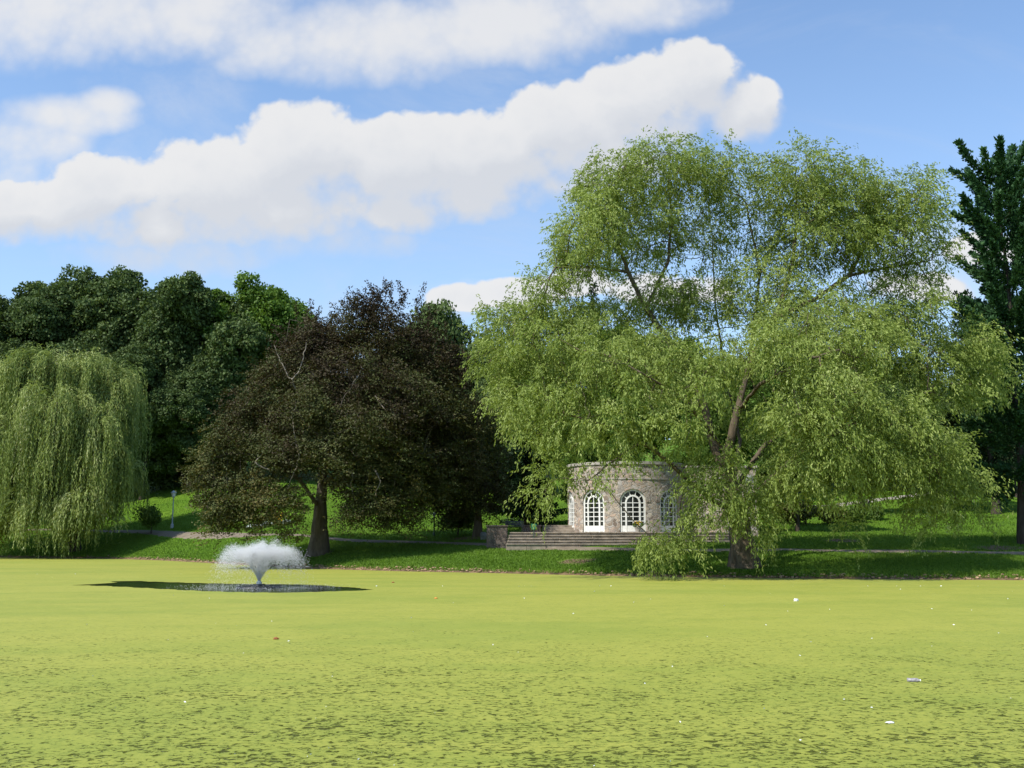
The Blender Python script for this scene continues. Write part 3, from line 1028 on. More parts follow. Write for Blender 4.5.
# ------------------------------------------------------------------ beeches
def beech(base, seeds, items, label, dens, mat, r_base, tint_fn, seed, dead=(), upshoots=(), leaf=(0.12, 0.19), per=120):
    Y = base[1]
    root = tree_root('beech_tree', base, label)
    cl = [(c, tuple(np.array(r) * 0.88), w) for c, r, w in px_clumps(items, Y)]
    A, ci = clump_points(cl, dens, 0.38, seed)
    A = A[A[:, 2] > base[2] + 1.6] if len(A) else A
    P, par = grow(seeds, A, 0.45, 0.75, 160, (0, 0, 0.0))
    me, rad = wood_mesh(P - base, par, 0.013, 2.2, 7, 0.013, 0.55, r_base)
    link_mesh('trunk', me, M_BARK_BEECH, root)
    # flat sprays of leaves, drooping outwards
    nA = len(A)
    axis0 = base + np.array([0, 0, 6.0])
    spr = 5
    sc = np.repeat(A, spr, 0) + rng.normal(0, 0.42, (nA * spr, 3))
    nrm = unit(rng.normal(0, 0.32, sc.shape) + np.array([0, 0, 1.0]) + unit((sc - axis0) * np.array([1, 1, 0])) * 0.38)
    st = rng.normal(0, 0.10, len(sc))
    m = per // spr
    c = np.repeat(sc, m, 0)
    nr = np.repeat(nrm, m, 0)
    t1 = unit(np.cross(nr, np.array([0.3, 0.8, 0.5])))
    t2 = np.cross(nr, t1)
    n = len(c)
    a = rng.uniform(0, 2 * math.pi, n)
    rr = np.sqrt(rng.random(n)) * rng.uniform(0.35, 0.75, n)
    off = t1 * (np.cos(a) * rr)[:, None] + t2 * (np.sin(a) * rr)[:, None]
    c = c + off + rng.normal(0, 0.05, c.shape)
    c[:, 2] -= rr * rr * 0.25
    d = off + rng.normal(0, 0.25, off.shape)
    tint = tint_fn(c - base) + np.repeat(st, m) + rng.normal(0, 0.12, n)
    C2, D2, T2 = [c], [d], [tint]
    flat = [nr + rng.normal(0, 0.45, nr.shape)]
    if len(upshoots):
        p0 = np.array([u[0] for u in upshoots])
        d0 = np.array([u[1] for u in upshoots])
        L = np.array([u[2] for u in upshoots])
        cc_, dd_, i_, f_ = strands(p0, d0, L, -0.05, 0.10, 5, 0.10, 0.25)
        C2.append(cc_)
        D2.append(dd_ + rng.normal(0, 0.7, dd_.shape))
        T2.append(tint_fn(cc_ - base) + rng.normal(0, 0.12, len(cc_)))
        flat.append(rng.normal(0, 1, cc_.shape))
    c, d, tint, fl = np.concatenate(C2), np.concatenate(D2), np.concatenate(T2), np.concatenate(flat)
    ok = c[:, 2] > ground(c[:, 0], c[:, 1]) + 0.5
    c, d, tint, fl = c[ok], d[ok], tint[ok], fl[ok]
    n = len(c)
    print('beech leaves', n)
    me = leaf_mesh(c - base, d, rng.uniform(leaf[0], leaf[1], n), rng.uniform(leaf[0] * .62, leaf[1] * .62, n), tint, fl)
    link_mesh('crown', me, mat, root)
    # bare pale limbs showing in front of the leaves
    for pl in dead:
            vs, fs = [], []
            pl = np.array(pl) - base
            Pn, pr = [pl[0]], [-1]
            for q0, q1 in zip(pl, pl[1:]):
                mm = max(1, int(np.linalg.norm(q1 - q0) / 0.3))
                for k in range(1, mm + 1):
                    Pn.append(q0 + (q1 - q0) * k / mm + rng.normal(0, 0.05, 3))
                    pr.append(len(Pn) - 2)
            Pn, pr = np.array(Pn), np.array(pr)
            for k in range(1, len(Pn)):
                r0 = 0.062 * (1 - 0.75 * (k - 1) / len(Pn))
                r1 = 0.062 * (1 - 0.75 * k / len(Pn))
                dr = unit(Pn[k] - Pn[k - 1])
                e1 = unit(np.cross(dr, np.array([.2, .5, .8])))
                e2 = np.cross(dr, e1)
                b = len(vs)
                for pnt, rr_ in ((Pn[k - 1], r0), (Pn[k], r1)):
                    for j in range(5):
                        an = j * 2 * math.pi / 5
                        vs.append(pnt + (e1 * math.cos(an) + e2 * math.sin(an)) * rr_)
                for j in range(5):
                    fs.append((b + j, b + (j + 1) % 5, b + 5 + (j + 1) % 5, b + 5 + j))
            tag(link_mesh('bare_limb', np_mesh('bare_limb', np.array(vs), np.array(fs), smooth=True), M_BARK_PALE, root), 'bare pale grey limbs showing through the dark leaves')
    return root


def copper_beech():
    base = ground_at(318, 554)
    Y = base[1]
    b0 = base.copy()
    b0[2] -= 0.3
    seeds = [np.vstack([b0, limb((319, 535, Y), (320, 510, Y), (322, 485, Y), (330, 440, Y + .3), (338, 390, Y + .5), (350, 340, Y + .5), (372, 302, Y))]),
             limb((320, 510, Y), (300, 480, Y - 1.5), (270, 460, Y - 3), (235, 452, Y - 4), (205, 460, Y - 4)),
             limb((322, 485, Y), (350, 460, Y - 2), (390, 450, Y - 3.5), (430, 455, Y - 4)),
             limb((330, 440, Y + .3), (300, 390, Y - .5), (285, 350, Y - 1), (290, 320, Y - 1)),
             limb((330, 440, Y + .3), (380, 400, Y + 1), (430, 370, Y + 2), (460, 380, Y + 2)),
             limb((322, 485, Y), (330, 450, Y + 4), (340, 410, Y + 6)),
             limb((322, 485, Y), (318, 455, Y - 4), (330, 430, Y - 6))]
    items = [(372, 312, 34, 20, 0, 3, 1), (340, 338, 40, 24, 0, 4, 1), (400, 345, 48, 32, 1, 5, 1), (300, 345, 24, 20, -1, 3, .9), (440, 375, 38, 34, 1, 4.5, 1), (290, 375, 40, 28, -1, 4, 1),
             (350, 380, 60, 36, -3, 4.5, 1.1), (410, 400, 55, 36, -2, 5, 1.1), (260, 410, 36, 26, -2, 4, 1), (310, 415, 50, 26, -4.5, 3.5, 1.1), (370, 425, 55, 28, -5, 3.5, 1.1), (455, 420, 38, 34, 0, 4, 1),
             (228, 445, 34, 26, -3, 3.5, 1), (280, 450, 44, 22, -5, 3, .9), (340, 458, 46, 22, -5, 3, .9), (405, 460, 50, 26, -3, 4, 1), (450, 465, 40, 28, 0, 4, 1),
             (215, 480, 30, 18, -4, 3, .9), (250, 490, 34, 20, -5, 2.8, 1), (225, 510, 30, 16, -5, 2.2, .85), (250, 520, 24, 14, -5, 2, .7), (282, 505, 26, 16, -5.5, 2.2, .65), (360, 500, 30, 16, -4.5, 2.4, .65),
             (395, 495, 28, 18, -3, 3, .8), (375, 518, 26, 12, -4.5, 1.8, .7), (285, 524, 20, 11, -5.5, 1.6, .6), (225, 528, 26, 9, -5, 1.6, .7), (255, 534, 16, 8, -5.5, 1.2, .6), (405, 518, 26, 12, -3, 2, .8), (345, 515, 18, 11, -5, 1.5, .6), (362, 488, 40, 18, -4.5, 2.6, .9), (412, 490, 42, 22, -2.5, 3, .9), (385, 508, 30, 12, -4, 2, .8), (290, 495, 22, 14, -5.2, 2, .6), (240, 505, 40, 16, -5.2, 2.4, .8), (350, 370, 60, 50, 5, 4, .9), (300, 440, 60, 40, 5, 4, .9), (410, 440, 60, 40, 6, 3, .9), (207, 460, 22, 14, -3, 2, .6), (205, 498, 14, 10, -4, 1.6, .5)]

    def tf(q):
        return np.clip(0.70 - 0.036 * (q[:, 2] - 4.5) + 0.10 * np.sin(q[:, 0] * 0.6 + q[:, 2] * .8) + 0.08 * np.sin(q[:, 0] * 1.7 + q[:, 1]), 0.06, 1)
    ups = []
    for (px, py) in ((385, 298), (372, 304), (398, 300), (360, 308), (412, 310), (350, 318), (338, 325), (318, 328), (305, 332), (296, 338), (425, 325), (440, 340), (380, 305), (392, 306), (366, 312), (404, 306), (330, 330), (310, 322), (282, 350), (268, 368), (255, 385), (452, 352), (466, 368), (345, 330), (420, 318), (300, 322), (378, 302), (390, 300)):
        p = at(px, py, Y + rng.normal(0, 1))
        for k in range(2):
            ups.append((p + rng.normal(0, .3, 3), np.array([rng.normal(0.1, .35), rng.normal(0, .3), 1.0]), rng.uniform(0.8, 1.6)))
    Yd = Y - 5.6
    dead = [[at(*q) for q in pl] for pl in (
        [(268, 450, Yd + 1), (282, 455, Yd), (296, 440, Yd), (292, 418, Yd), (296, 400, Yd)], [(296, 440, Yd), (300, 458, Yd - .2), (292, 475, Yd - .2), (288, 490, Yd - .1)],
        [(270, 470, Yd), (255, 462, Yd - .2), (268, 448, Yd), (270, 430, Yd)], [(300, 400, Yd + 2), (292, 380, Yd + 1.4), (281, 361, Yd + 1.6), (273, 346, Yd + 1.8)], [(292, 380, Yd + 1.4), (301, 367, Yd + 1.5), (307, 344, Yd + 2)],
        [(352, 385, Yd + 1), (360, 372, Yd + 1), (364, 352, Yd + 1.4)], [(375, 396, Yd), (384, 408, Yd - .2)], [(380, 425, Yd - .2), (392, 432, Yd - .3), (400, 440, Yd - .3)],
        [(375, 470, Yd), (380, 482, Yd - .2), (376, 496, Yd - .1)], [(353, 470, Yd), (350, 485, Yd - .2), (356, 500, Yd)])]
    beech(base, seeds, items, 'dark copper beech with purple brown crown and bare limbs beside the fountain', 15.0, M_BEECH, 0.72, tf, 9, dead, ups, (0.12, 0.20), 130)


copper_beech()


def small_beech():
    base = ground_at(477, 537)
    Y = base[1]
    b0 = base.copy()
    b0[2] -= 0.3
    seeds = [np.vstack([b0, limb((478, 515, Y), (475, 490, Y), (470, 450, Y), (470, 420, Y))]), limb((478, 515, Y), (495, 480, Y), (500, 450, Y)), limb((475, 490, Y), (445, 460, Y - 1), (435, 440, Y - 1))]
    items = [(470, 425, 34, 26, 0, 3, 1), (440, 450, 34, 28, -1, 3, 1), (485, 455, 24, 30, 0, 3, 1), (455, 485, 38, 26, -2, 2.6, 1), (485, 490, 20, 22, 0, 2.6, 1), (430, 485, 22, 20, -1.5, 2.2, .9), (462, 505, 30, 14, -2, 2, .9), (490, 512, 10, 10, 0, 1.5, .6), (440, 502, 16, 10, -2, 1.6, .7)]
    beech(base, seeds, items, 'smaller bronze green beech on a short trunk beside the low stone wall', 16, M_BEECH, 0.42, lambda q: 0.60 + 0.1 * np.sin(q[:, 0] * .8 + q[:, 2]), 12, (), (), (0.13, 0.22), 110)


small_beech()


# ------------------------------------------------------------------ broadleaf trees
def broadleaf(height, width, mat, seed, n_cl=26, dens=9.0, leaf=0.34, per=95, trunk_r=0.42, crown_from=0.22, bark=None, puff=1.05, tall=1.0, leaf_w=.66):
    """returns (trunk mesh, crown mesh) in local space"""
    r_ = np.random.default_rng(seed)
    cl = []
    hc = height * (1 + crown_from) / 2
    hr = height * (1 - crown_from) / 2
    for k in range(n_cl):
        u = unit(r_.normal(0, 1, 3))
        q = r_.uniform(0.45, 0.93)
        c = np.array([0, 0, hc]) + u * q * np.array([width / 2, width / 2, hr])
        rr = r_.uniform(0.10, 0.22) * width * (1.0 if u[2] < .5 else 0.85)
        cl.append((c, (rr, rr, rr * 0.75 * tall), 1.0))
    A, ci = clump_points(cl, dens, 0.33, seed)
    A = A[A[:, 2] > height * crown_from * 0.6]
    bend = r_.normal(0, 0.25, 2)
    seeds = [np.array([[0, 0, -0.4], [bend[0], bend[1], height * .2], [bend[0] * 2, 0, height * .45], [0, bend[1], height * .7]])]
    P, par = grow(seeds, A, height / 38, height / 26, 120)
    tm, rad = wood_mesh(P, par, 0.02, 2.2, 6, 0.022, 0.4, trunk_r)
    nA = len(A)
    ct = r_.normal(0, 0.10, nA)
    c = np.repeat(A, per, 0)
    n = len(c)
    u = unit(r_.normal(0, 1, (n, 3)) + np.array([0, 0, .35]))
    rad_ = r_.random(n) ** 0.4 * puff * np.repeat(r_.uniform(.7, 1.25, nA), per)
    c = c + u * rad_[:, None] * np.array([1, 1, .72])
    d = u * 0.6 + r_.normal(0, 0.6, u.shape) + np.array([0, 0, -.2])
    fl = u + r_.normal(0, .55, u.shape) + np.array([0, 0, .3])
    tint = 0.5 + np.repeat(ct, per) + r_.normal(0, .14, n)
    cm = leaf_mesh(c, d, r_.uniform(.75, 1.25, n) * leaf, r_.uniform(.75, 1.25, n) * leaf * leaf_w, tint, fl)
    return tm, cm


def place_tree(meshes, mats, px, py_top, Y, label, name='broadleaf_tree', group=None, rot=0.0, wide=1.0, href=25.0, base_dz=0.0):
    p = at(px, py_top, Y)
    g = gz(p[0], Y)
    h = p[2] - g
    root = tree_root(name, (p[0], Y, g + base_dz), label, group)
    k = h / href
    root.scale = (k * wide, k * wide, k)
    root.rotation_euler = (0, 0, rot)
    a = link_mesh('trunk', meshes[0], None, root)
    b = link_mesh('crown', meshes[1], None, root)
    for o, m in ((a, mats[0]), (b, mats[1])):
        if not o.data.materials:
            o.data.materials.append(None)
        o.material_slots[0].link = 'OBJECT'
        o.material_slots[0].material = m
    return root


OAK = broadleaf(25, 17, M_DARK, 21, 64, 8.5, .38, 75)
OAK2 = broadleaf(25, 14, M_DARK, 22, 60, 8.5, .38, 75, tall=1.35)
MAPLE = broadleaf(25, 16, M_MID, 23, 60, 7.5, .40, 72)
LOCUST = broadleaf(25, 18, M_LIME, 24, 46, 7.0, .30, 80, crown_from=.1)

BUSHY = broadleaf(12, 13, M_DARK, 27, 22, 9.0, .34, 90, crown_from=0.02, trunk_r=.25)
BW = 'broadleaf trees in the wood behind the lawn'
DK = (M_BARK_DARK, M_DARK)
for (mesh, mats, px, top, Y, rot, wide, lab) in [
    (OAK, DK, -28, 292, 132, 0.3, 1.0, 'dark oak cut by the left edge behind the weeping willow'),
    (OAK2, DK, 38, 276, 140, 1.5, 1.0, 'dark oak rising above the left half of the weeping willow'),
    (OAK, DK, 78, 279, 134, 2.6, .85, 'dark round oak rising above the middle of the weeping willow'),
    (OAK2, DK, 124, 262, 138, 4.1, 1.0, 'tallest dark oak with a ragged top right of the weeping willow top'),
    (OAK2, DK, 172, 274, 145, 5.3, .95, 'dark oak between the ragged tall oak and the brighter maple'),
    (MAPLE, (M_BARK_DARK, M_DARK), 216, 263, 132, 0.9, .85, 'leafy maple with dark green foliage left of the bright green maple crown'),  # maple mesh wearing the dark oak leaf colour all over
    (MAPLE, (M_BARK_DARK, M_LIME), 252, 266, 138, 3.9, .88, 'bright green maple with lime green crown left of the copper beech top'),  # maple mesh wearing the bright locust leaf colour all over
    (OAK, DK, 150, 340, 128, 3.0, .95, 'low dark oak behind the street lamp at the edge of the wood'),
    (OAK2, DK, 205, 350, 128, 2.1, 1.05, 'low dark oak behind the left side of the copper beech'),
    (OAK, DK, 20, 350, 126, 5.0, 1.05, 'low dark oak hidden low behind the weeping willow'),
    (OAK, DK, 300, 318, 140, 4.6, .9, 'dark oak peeking out directly behind the copper beech'),
    (MAPLE, (M_BARK_DARK, M_MID), 792, 392, 75, 1.2, .95, 'leafy maple on a dark stem right behind the willow trunk and border bed'),
    (OAK, DK, 936, 388, 92, 3.3, .95, 'dark oak on the lawn behind the right end of the willow skirt'),
    (OAK, DK, -95, 300, 113, 2.2, .95, 'dark oak beyond the left picture edge whose shade crosses the lawn by the lamp'),
    (OAK, DK, 258, 338, 146, 1.0, .95, 'dark oak deep in the wood behind the left shoulder of the copper beech'),
    (BUSHY, DK, -10, 420, 128, 0.4, 1.1, 'low bushy dark tree at the wood edge beyond the left picture edge'),
    (BUSHY, DK, 62, 425, 131, 1.4, 1.1, 'low bushy dark tree at the wood edge behind the middle of the weeping willow'),
    (BUSHY, DK, 140, 405, 133, 2.4, 1.1, 'low bushy dark tree at the wood edge right beside the weeping willow'),
    (BUSHY, DK, 188, 412, 136, 3.7, 1.1, 'low bushy dark tree at the wood edge above the street lamp'),
    (BUSHY, DK, 245, 372, 134, 4.8, 1.1, 'low bushy dark tree at the wood edge behind the left half of the copper beech'),
    (BUSHY, DK, 325, 375, 138, 5.5, 1.2, 'low bushy dark tree at the wood edge behind the copper beech trunk'),
    (BUSHY, DK, 400, 420, 136, 0.9, 1.2, 'low bushy dark tree at the wood edge behind the right half of the copper beech'),
    (BUSHY, DK, 470, 415, 128, 1.9, 1.2, 'low bushy dark tree on the slope behind the smaller beech'),
    (BUSHY, DK, 800, 425, 122, 2.9, 1.2, 'low bushy dark tree on the slope left of the small forked tree'),
    (BUSHY, DK, 905, 395, 116, 4.2, 1.2, 'low bushy dark tree on the slope beside the pale upper path'),
    (BUSHY, DK, 985, 385, 111, 5.2, .95, 'low bushy dark tree in shade left of the pine trunk'),
    (BUSHY, DK, 1045, 385, 110, 0.2, 1.1, 'low bushy dark tree in shade right of the pine trunk'),
    (BUSHY, DK, 446, 298, 136, 5.6, .66, 'round topped dark oak showing between copper beech and willow'),
    (OAK2, DK, 385, 350, 140, 0.7, 1.0, 'dark oak behind the right half of the copper beech'),
    (MAPLE, (M_BARK_PALE, M_MID), 548, 330, 96, 2.2, .72, 'mid green maple with pale leaning trunk left behind the pavilion'),
    (OAK, DK, 498, 372, 118, 1.1, .8, 'dark oak on the slope behind the dark yew'),
    (LOCUST, (M_BARK_DARK, M_LIME), 592, 400, 88, 1.9, 1.1, 'bright green bushy tree behind the left end of the pavilion roof'),
    (MAPLE, (M_BARK_DARK, M_LIME), 650, 312, 112, 0.2, .95, 'mid green maple seen through the willow above the pavilion roof'),
    (OAK, DK, 625, 345, 122, 3.3, .9, 'dark oak on the slope behind the maple above the pavilion roof'),
    (MAPLE, (M_BARK_DARK, M_LIME), 720, 340, 104, 5.1, .95, 'mid green maple directly behind the forked trunk of the big willow'),
    (LOCUST, (M_BARK_DARK, M_LIME), 690, 415, 90, 4.0, .85, 'bright green tree just behind the pavilion right wing'),
    (OAK2, DK, 790, 325, 114, 4.4, 1.05, 'dark oak seen through the middle of the willow skirt'),
    (OAK, DK, 850, 345, 126, 2.8, 1.0, 'dark oak on the slope behind the small forked tree'),
    (MAPLE, (M_BARK_DARK, M_DARK), 905, 360, 120, 1.3, .95, 'dark maple at the end of the pale upper path'),
    (OAK, DK, 950, 395, 112, 0.1, .85, 'dark oak in shade above the pale upper path at the right'),
    (LOCUST, (M_BARK_DARK, M_LIME), 962, 372, 96, 5.9, .55, 'pale green tree top between willow and ginkgo'),
    (OAK2, DK, 1010, 410, 106, 3.6, 1.0, 'dark oak behind the ginkgo near the right edge'),
    (OAK, DK, 1075, 380, 112, 2.3, 1.0, 'dark oak at the right edge behind the ginkgo'),
]:
    place_tree(mesh, mats, px, top, Y, lab, 'broadleaf_tree', BW, rot, wide, 12.0 if mesh is BUSHY else 25.0)


# small forked tree on the lawn right of the pavilion
def forked_tree():
    base = ground_at(866, 514)
    Y = base[1]
    root = tree_root('forked_tree', base, 'small tree with two dark forked stems under the right side of the willow')
    b0 = base.copy()
    b0[2] -= .2
    seeds = [np.vstack([b0, limb((866, 511, Y), (860, 498, Y), (857, 484, Y), (850, 462, Y))]), limb((866, 511, Y), (872, 496, Y), (874, 482, Y), (884, 460, Y)), limb((860, 498, Y), (866, 478, Y), (866, 455, Y))]
    cl = px_clumps([(866, 450, 40, 22, 0, 3, 1), (840, 465, 22, 14, 0, 2, 1), (892, 462, 22, 16, 0, 2, 1), (866, 430, 30, 18, 0, 2.5, 1)], Y)
    A, ci = clump_points(cl, 12, .4, 4)
    P, par = grow(seeds, A, .4, .7, 80)
    me, _ = wood_mesh(P - base, par, .014, 2.2, 6, .014, .3, .34)
    link_mesh('trunk', me, M_BARK_DARK, root)
    per = 110
    c = np.repeat(A, per, 0) + rng.normal(0, .42, (len(A) * per, 3))
    n = len(c)
    me = leaf_mesh(c - base, rng.normal(0, 1, (n, 3)) + [0, 0, -.5], rng.uniform(.16, .28, n), rng.uniform(.09, .15, n), .5 + rng.normal(0, .18, n))
    link_mesh('crown', me, M_MID, root)


forked_tree()


# ------------------------------------------------------------------ upswept dark ginkgo on the right, pine trunk, yew, spruces
def finger_tree(name, base, H, label, mat, seed, r_base, len_fn, elev_fn, n_br, h0, leaf=(.2, .34), fat=.42, tufts=9.0, bark=None, top=None):
    r_ = np.random.default_rng(seed)
    root = tree_root(name, base, label)
    P, par = [np.array([0, 0, -.3])], [-1]
    m = int(H / .6)
    trunk_idx = []
    for k in range(1, m + 1):
        P.append(np.array([.12 * math.sin(k * .3 + seed), .12 * math.sin(k * .21), H * .93 * k / m]))
        par.append(k - 1)
        trunk_idx.append(k)
    cs, ds, ts = [], [], []
    for b in range(n_br):
        q = (b + r_.random()) / n_br
        h = h0 + (H * .93 - h0) * q
        az = b * 2.39996 + r_.normal(0, .35)
        L = len_fn(q) * r_.uniform(.75, 1.02)
        el = elev_fn(q) + r_.normal(0, .12)
        k = max(1, min(m, int(round(h / (H * .93) * m))))
        cur = P[k].copy()
        d = np.array([math.cos(az) * math.cos(el), math.sin(az) * math.cos(el), math.sin(el)])
        prev = k
        st = max(2, int(L / .45))
        bt = r_.normal(0, .12)
        for s in range(st):
            d = unit(d + np.array([0, 0, .05]) + r_.normal(0, .06, 3))
            cur = cur + d * L / st
            P.append(cur.copy())
            par.append(prev)
            prev = len(P) - 1
            fr = (s + 1) / st
            if fr > .18:
                nn = int(tufts * L / st * 14)
                off = r_.normal(0, 1, (nn, 3))
                w = fat * (1.15 - .75 * fr) * (.75 + .5 * r_.random())
                lat = off - d * (off @ d)[:, None]
                c = cur + lat * w * .55 + d * r_.uniform(-.5, .5, nn)[:, None] * L / st
                cs.append(c)
                ds.append(unit(lat) * .8 + d * .9 + r_.normal(0, .35, c.shape))
                ts.append(.5 + bt + r_.normal(0, .15, nn))
    P, par = np.array(P), np.array(par)
    me, _ = wood_mesh(P, par, .018, 2.3, 6, .018, .35, r_base)
    link_mesh('trunk', me, bark or M_BARK_DARK, root)
    c, d, t = np.concatenate(cs), np.concatenate(ds), np.concatenate(ts)
    gg = ground(c[:, 0] + base[0], c[:, 1] + base[1]) - base[2] + .15
    ok = c[:, 2] > gg
    c, d, t = c[ok], d[ok], t[ok]
    n = len(c)
    print(name, n)
    me = leaf_mesh(c, d, r_.uniform(leaf[0], leaf[1], n), r_.uniform(leaf[0], leaf[1], n) * .55, t)
    link_mesh('crown', me, mat, root)
    return root


gb = ground_at(1026, 545)
finger_tree('ginkgo_tree', gb, (at(1026, 140, gb[1])[2] - gb[2] - 2.5) / .93, 'tall dark green ginkgo with upswept feathery branches at the right edge', M_CONIFER, 5, .45,
            lambda q: 4.6 - .9 * q, lambda q: .10 + .62 * q, 130, 2.6, (.20, .34), .44, 12)
pb = ground_at(996, 514)
finger_tree('pine_tree', pb, 20.0, 'dark pine trunk and shaded crown behind the ginkgo under the pale path', M_YEW, 8, .42, lambda q: 5.5 - 3 * q, lambda q: -.15 + .5 * q, 150, 3.2, (.22, .34), .6, 6)
yb = ground_at(527, 528)
finger_tree('yew_tree', yb, 9.6, 'very dark drooping yew left of the pavilion behind the terrace wall', M_YEW, 3, .3, lambda q: 3.6 - 2.6 * q, lambda q: -.15 + .35 * q, 120, .7, (.18, .3), .55, 8)
for (px, top, Y, s, lab) in ((593, 268, 118, 31, 'slender spruce tip poking up behind the willow left shoulder'), (534, 290, 124, 32, 'slender spruce tip above the leftmost willow lobe')):
    p = at(px, top, Y)
    g = gz(p[0], Y)
    finger_tree('spruce_tree', np.array([p[0], Y, g]), p[2] - g, lab, M_YEW, s, .3, lambda q: 4.2 * (1 - q) + .4, lambda q: .05 + .35 * q, 130, 3.0, (.24, .4), .5, 3)


# ------------------------------------------------------------------ shrubs and border planting
def shrub(name, px, py, w, h, label, mat, seed, leaf=.2, stem=True, group=None, n=60, per=60):
    base = ground_at(px, py)
    r_ = np.random.default_rng(seed)
    root = empty(name, tuple(base), label, 'shrub', group)
    cl = [(np.array([r_.normal(0, w * .22), r_.normal(0, w * .22), h * r_.uniform(.45, .8)]), (w * .24, w * .24, h * .22), 1) for _ in range(9)]
    A, ci = clump_points(cl, n / (9 * (w * .24 * w * .24 * h * .22) ** (2 / 3)), .4, seed)
    A = A[A[:, 2] > h * .12]
    P, par = grow([np.array([[0, 0, -.1], [0, 0, h * .3]])], A, h / 9, h / 6, 60)
    me, _ = wood_mesh(P, par, .012, 2.2, 5, .012, .2, .07)
    link_mesh('stem', me, M_BARK_DARK, root)
    c = np.repeat(A, per, 0) + r_.normal(0, w * .09, (len(A) * per, 3))
    k = len(c)
    me = leaf_mesh(c, r_.normal(0, 1, (k, 3)) + [0, 0, .4], r_.uniform(.7, 1.3, k) * leaf, r_.uniform(.7, 1.3, k) * leaf * .6, .5 + r_.normal(0, .18, k), name='foliage')
    link_mesh('foliage', me, mat, root)
    return root


shrub('round_shrub', 151, 534, 2.5, 2.7, 'small round dark shrub right of the weeping willow near the street lamp', M_MID, 2, .22)
shrub('round_shrub', 458, 536, 3.0, 2.4, 'low dense dark shrub under the smaller beech', M_DARK, 6, .2, n=80)
for k, (px, py, w, h, lab) in enumerate([(786, 524, 2.2, 1.5, 'olive border plant at the left end of the planting bed'), (806, 525, 2.4, 1.7, 'rusty olive border plant in the middle of the planting bed behind hanging willow shoots'),
                                        (828, 524, 2.2, 1.4, 'olive border plant right of the rusty one in the planting bed'), (852, 522, 2.2, 1.2, 'low green border plant by the foot of the forked tree'), (874, 520, 2.0, .9, 'lowest border plant at the right end of the planting bed')]):
    shrub('border_plant', px, py, w, h, lab, M_REED if k < 3 else M_MID, 30 + k, .26, group='plants in the border bed', n=45, per=50)


# ------------------------------------------------------------------ the stone pavilion
PAV_R = 4.3
PAV_Y = 74.6
_c = at(632, 532, 70.3)
PAV_Z = _c[2]
PAV_X = at(632.5, 532, 70.9)[0]
WALL_H = 4.72


def cyl(s, z, r):
    a = s / PAV_R
    return (r * math.sin(a), -r * math.cos(a), z)


def quad_strip(bm, A, B, r0, r1):
    """solid band between the outlines A and B ((s,z) lists) from radius r0 to r1"""
    rows = []
    for (a, b) in zip(A, B):
        rows.append([bm.verts.new(cyl(a[0], a[1], r1)), bm.verts.new(cyl(b[0], b[1], r1)), bm.verts.new(cyl(b[0], b[1], r0)), bm.verts.new(cyl(a[0], a[1], r0))])
    for p, q in zip(rows, rows[1:]):
        for k in range(4):
            bm.faces.new((p[k], p[(k + 1) % 4], q[(k + 1) % 4], q[k]))
    bm.faces.new(rows[0])
    bm.faces.new(list(reversed(rows[-1])))


def bar(bm, s0, s1, z0, z1, r0, r1):
    m = max(1, int(abs(s1 - s0) / .15))
    q = [s0 + (s1 - s0) * k / m for k in range(m + 1)]
    quad_strip(bm, [(s, z0) for s in q], [(s, z1) for s in q], r0, r1)


def arch_line(w, top, s0, n=18, z0=0.0):
    zs = top - w
    pts = [(s0 - w, z0), (s0 - w, zs)]
    for k in range(1, n):
        a = math.pi - math.pi * k / n
        pts.append((s0 + w * math.cos(a), zs + w * math.sin(a)))
    pts += [(s0 + w, zs), (s0 + w, z0)]
    return pts


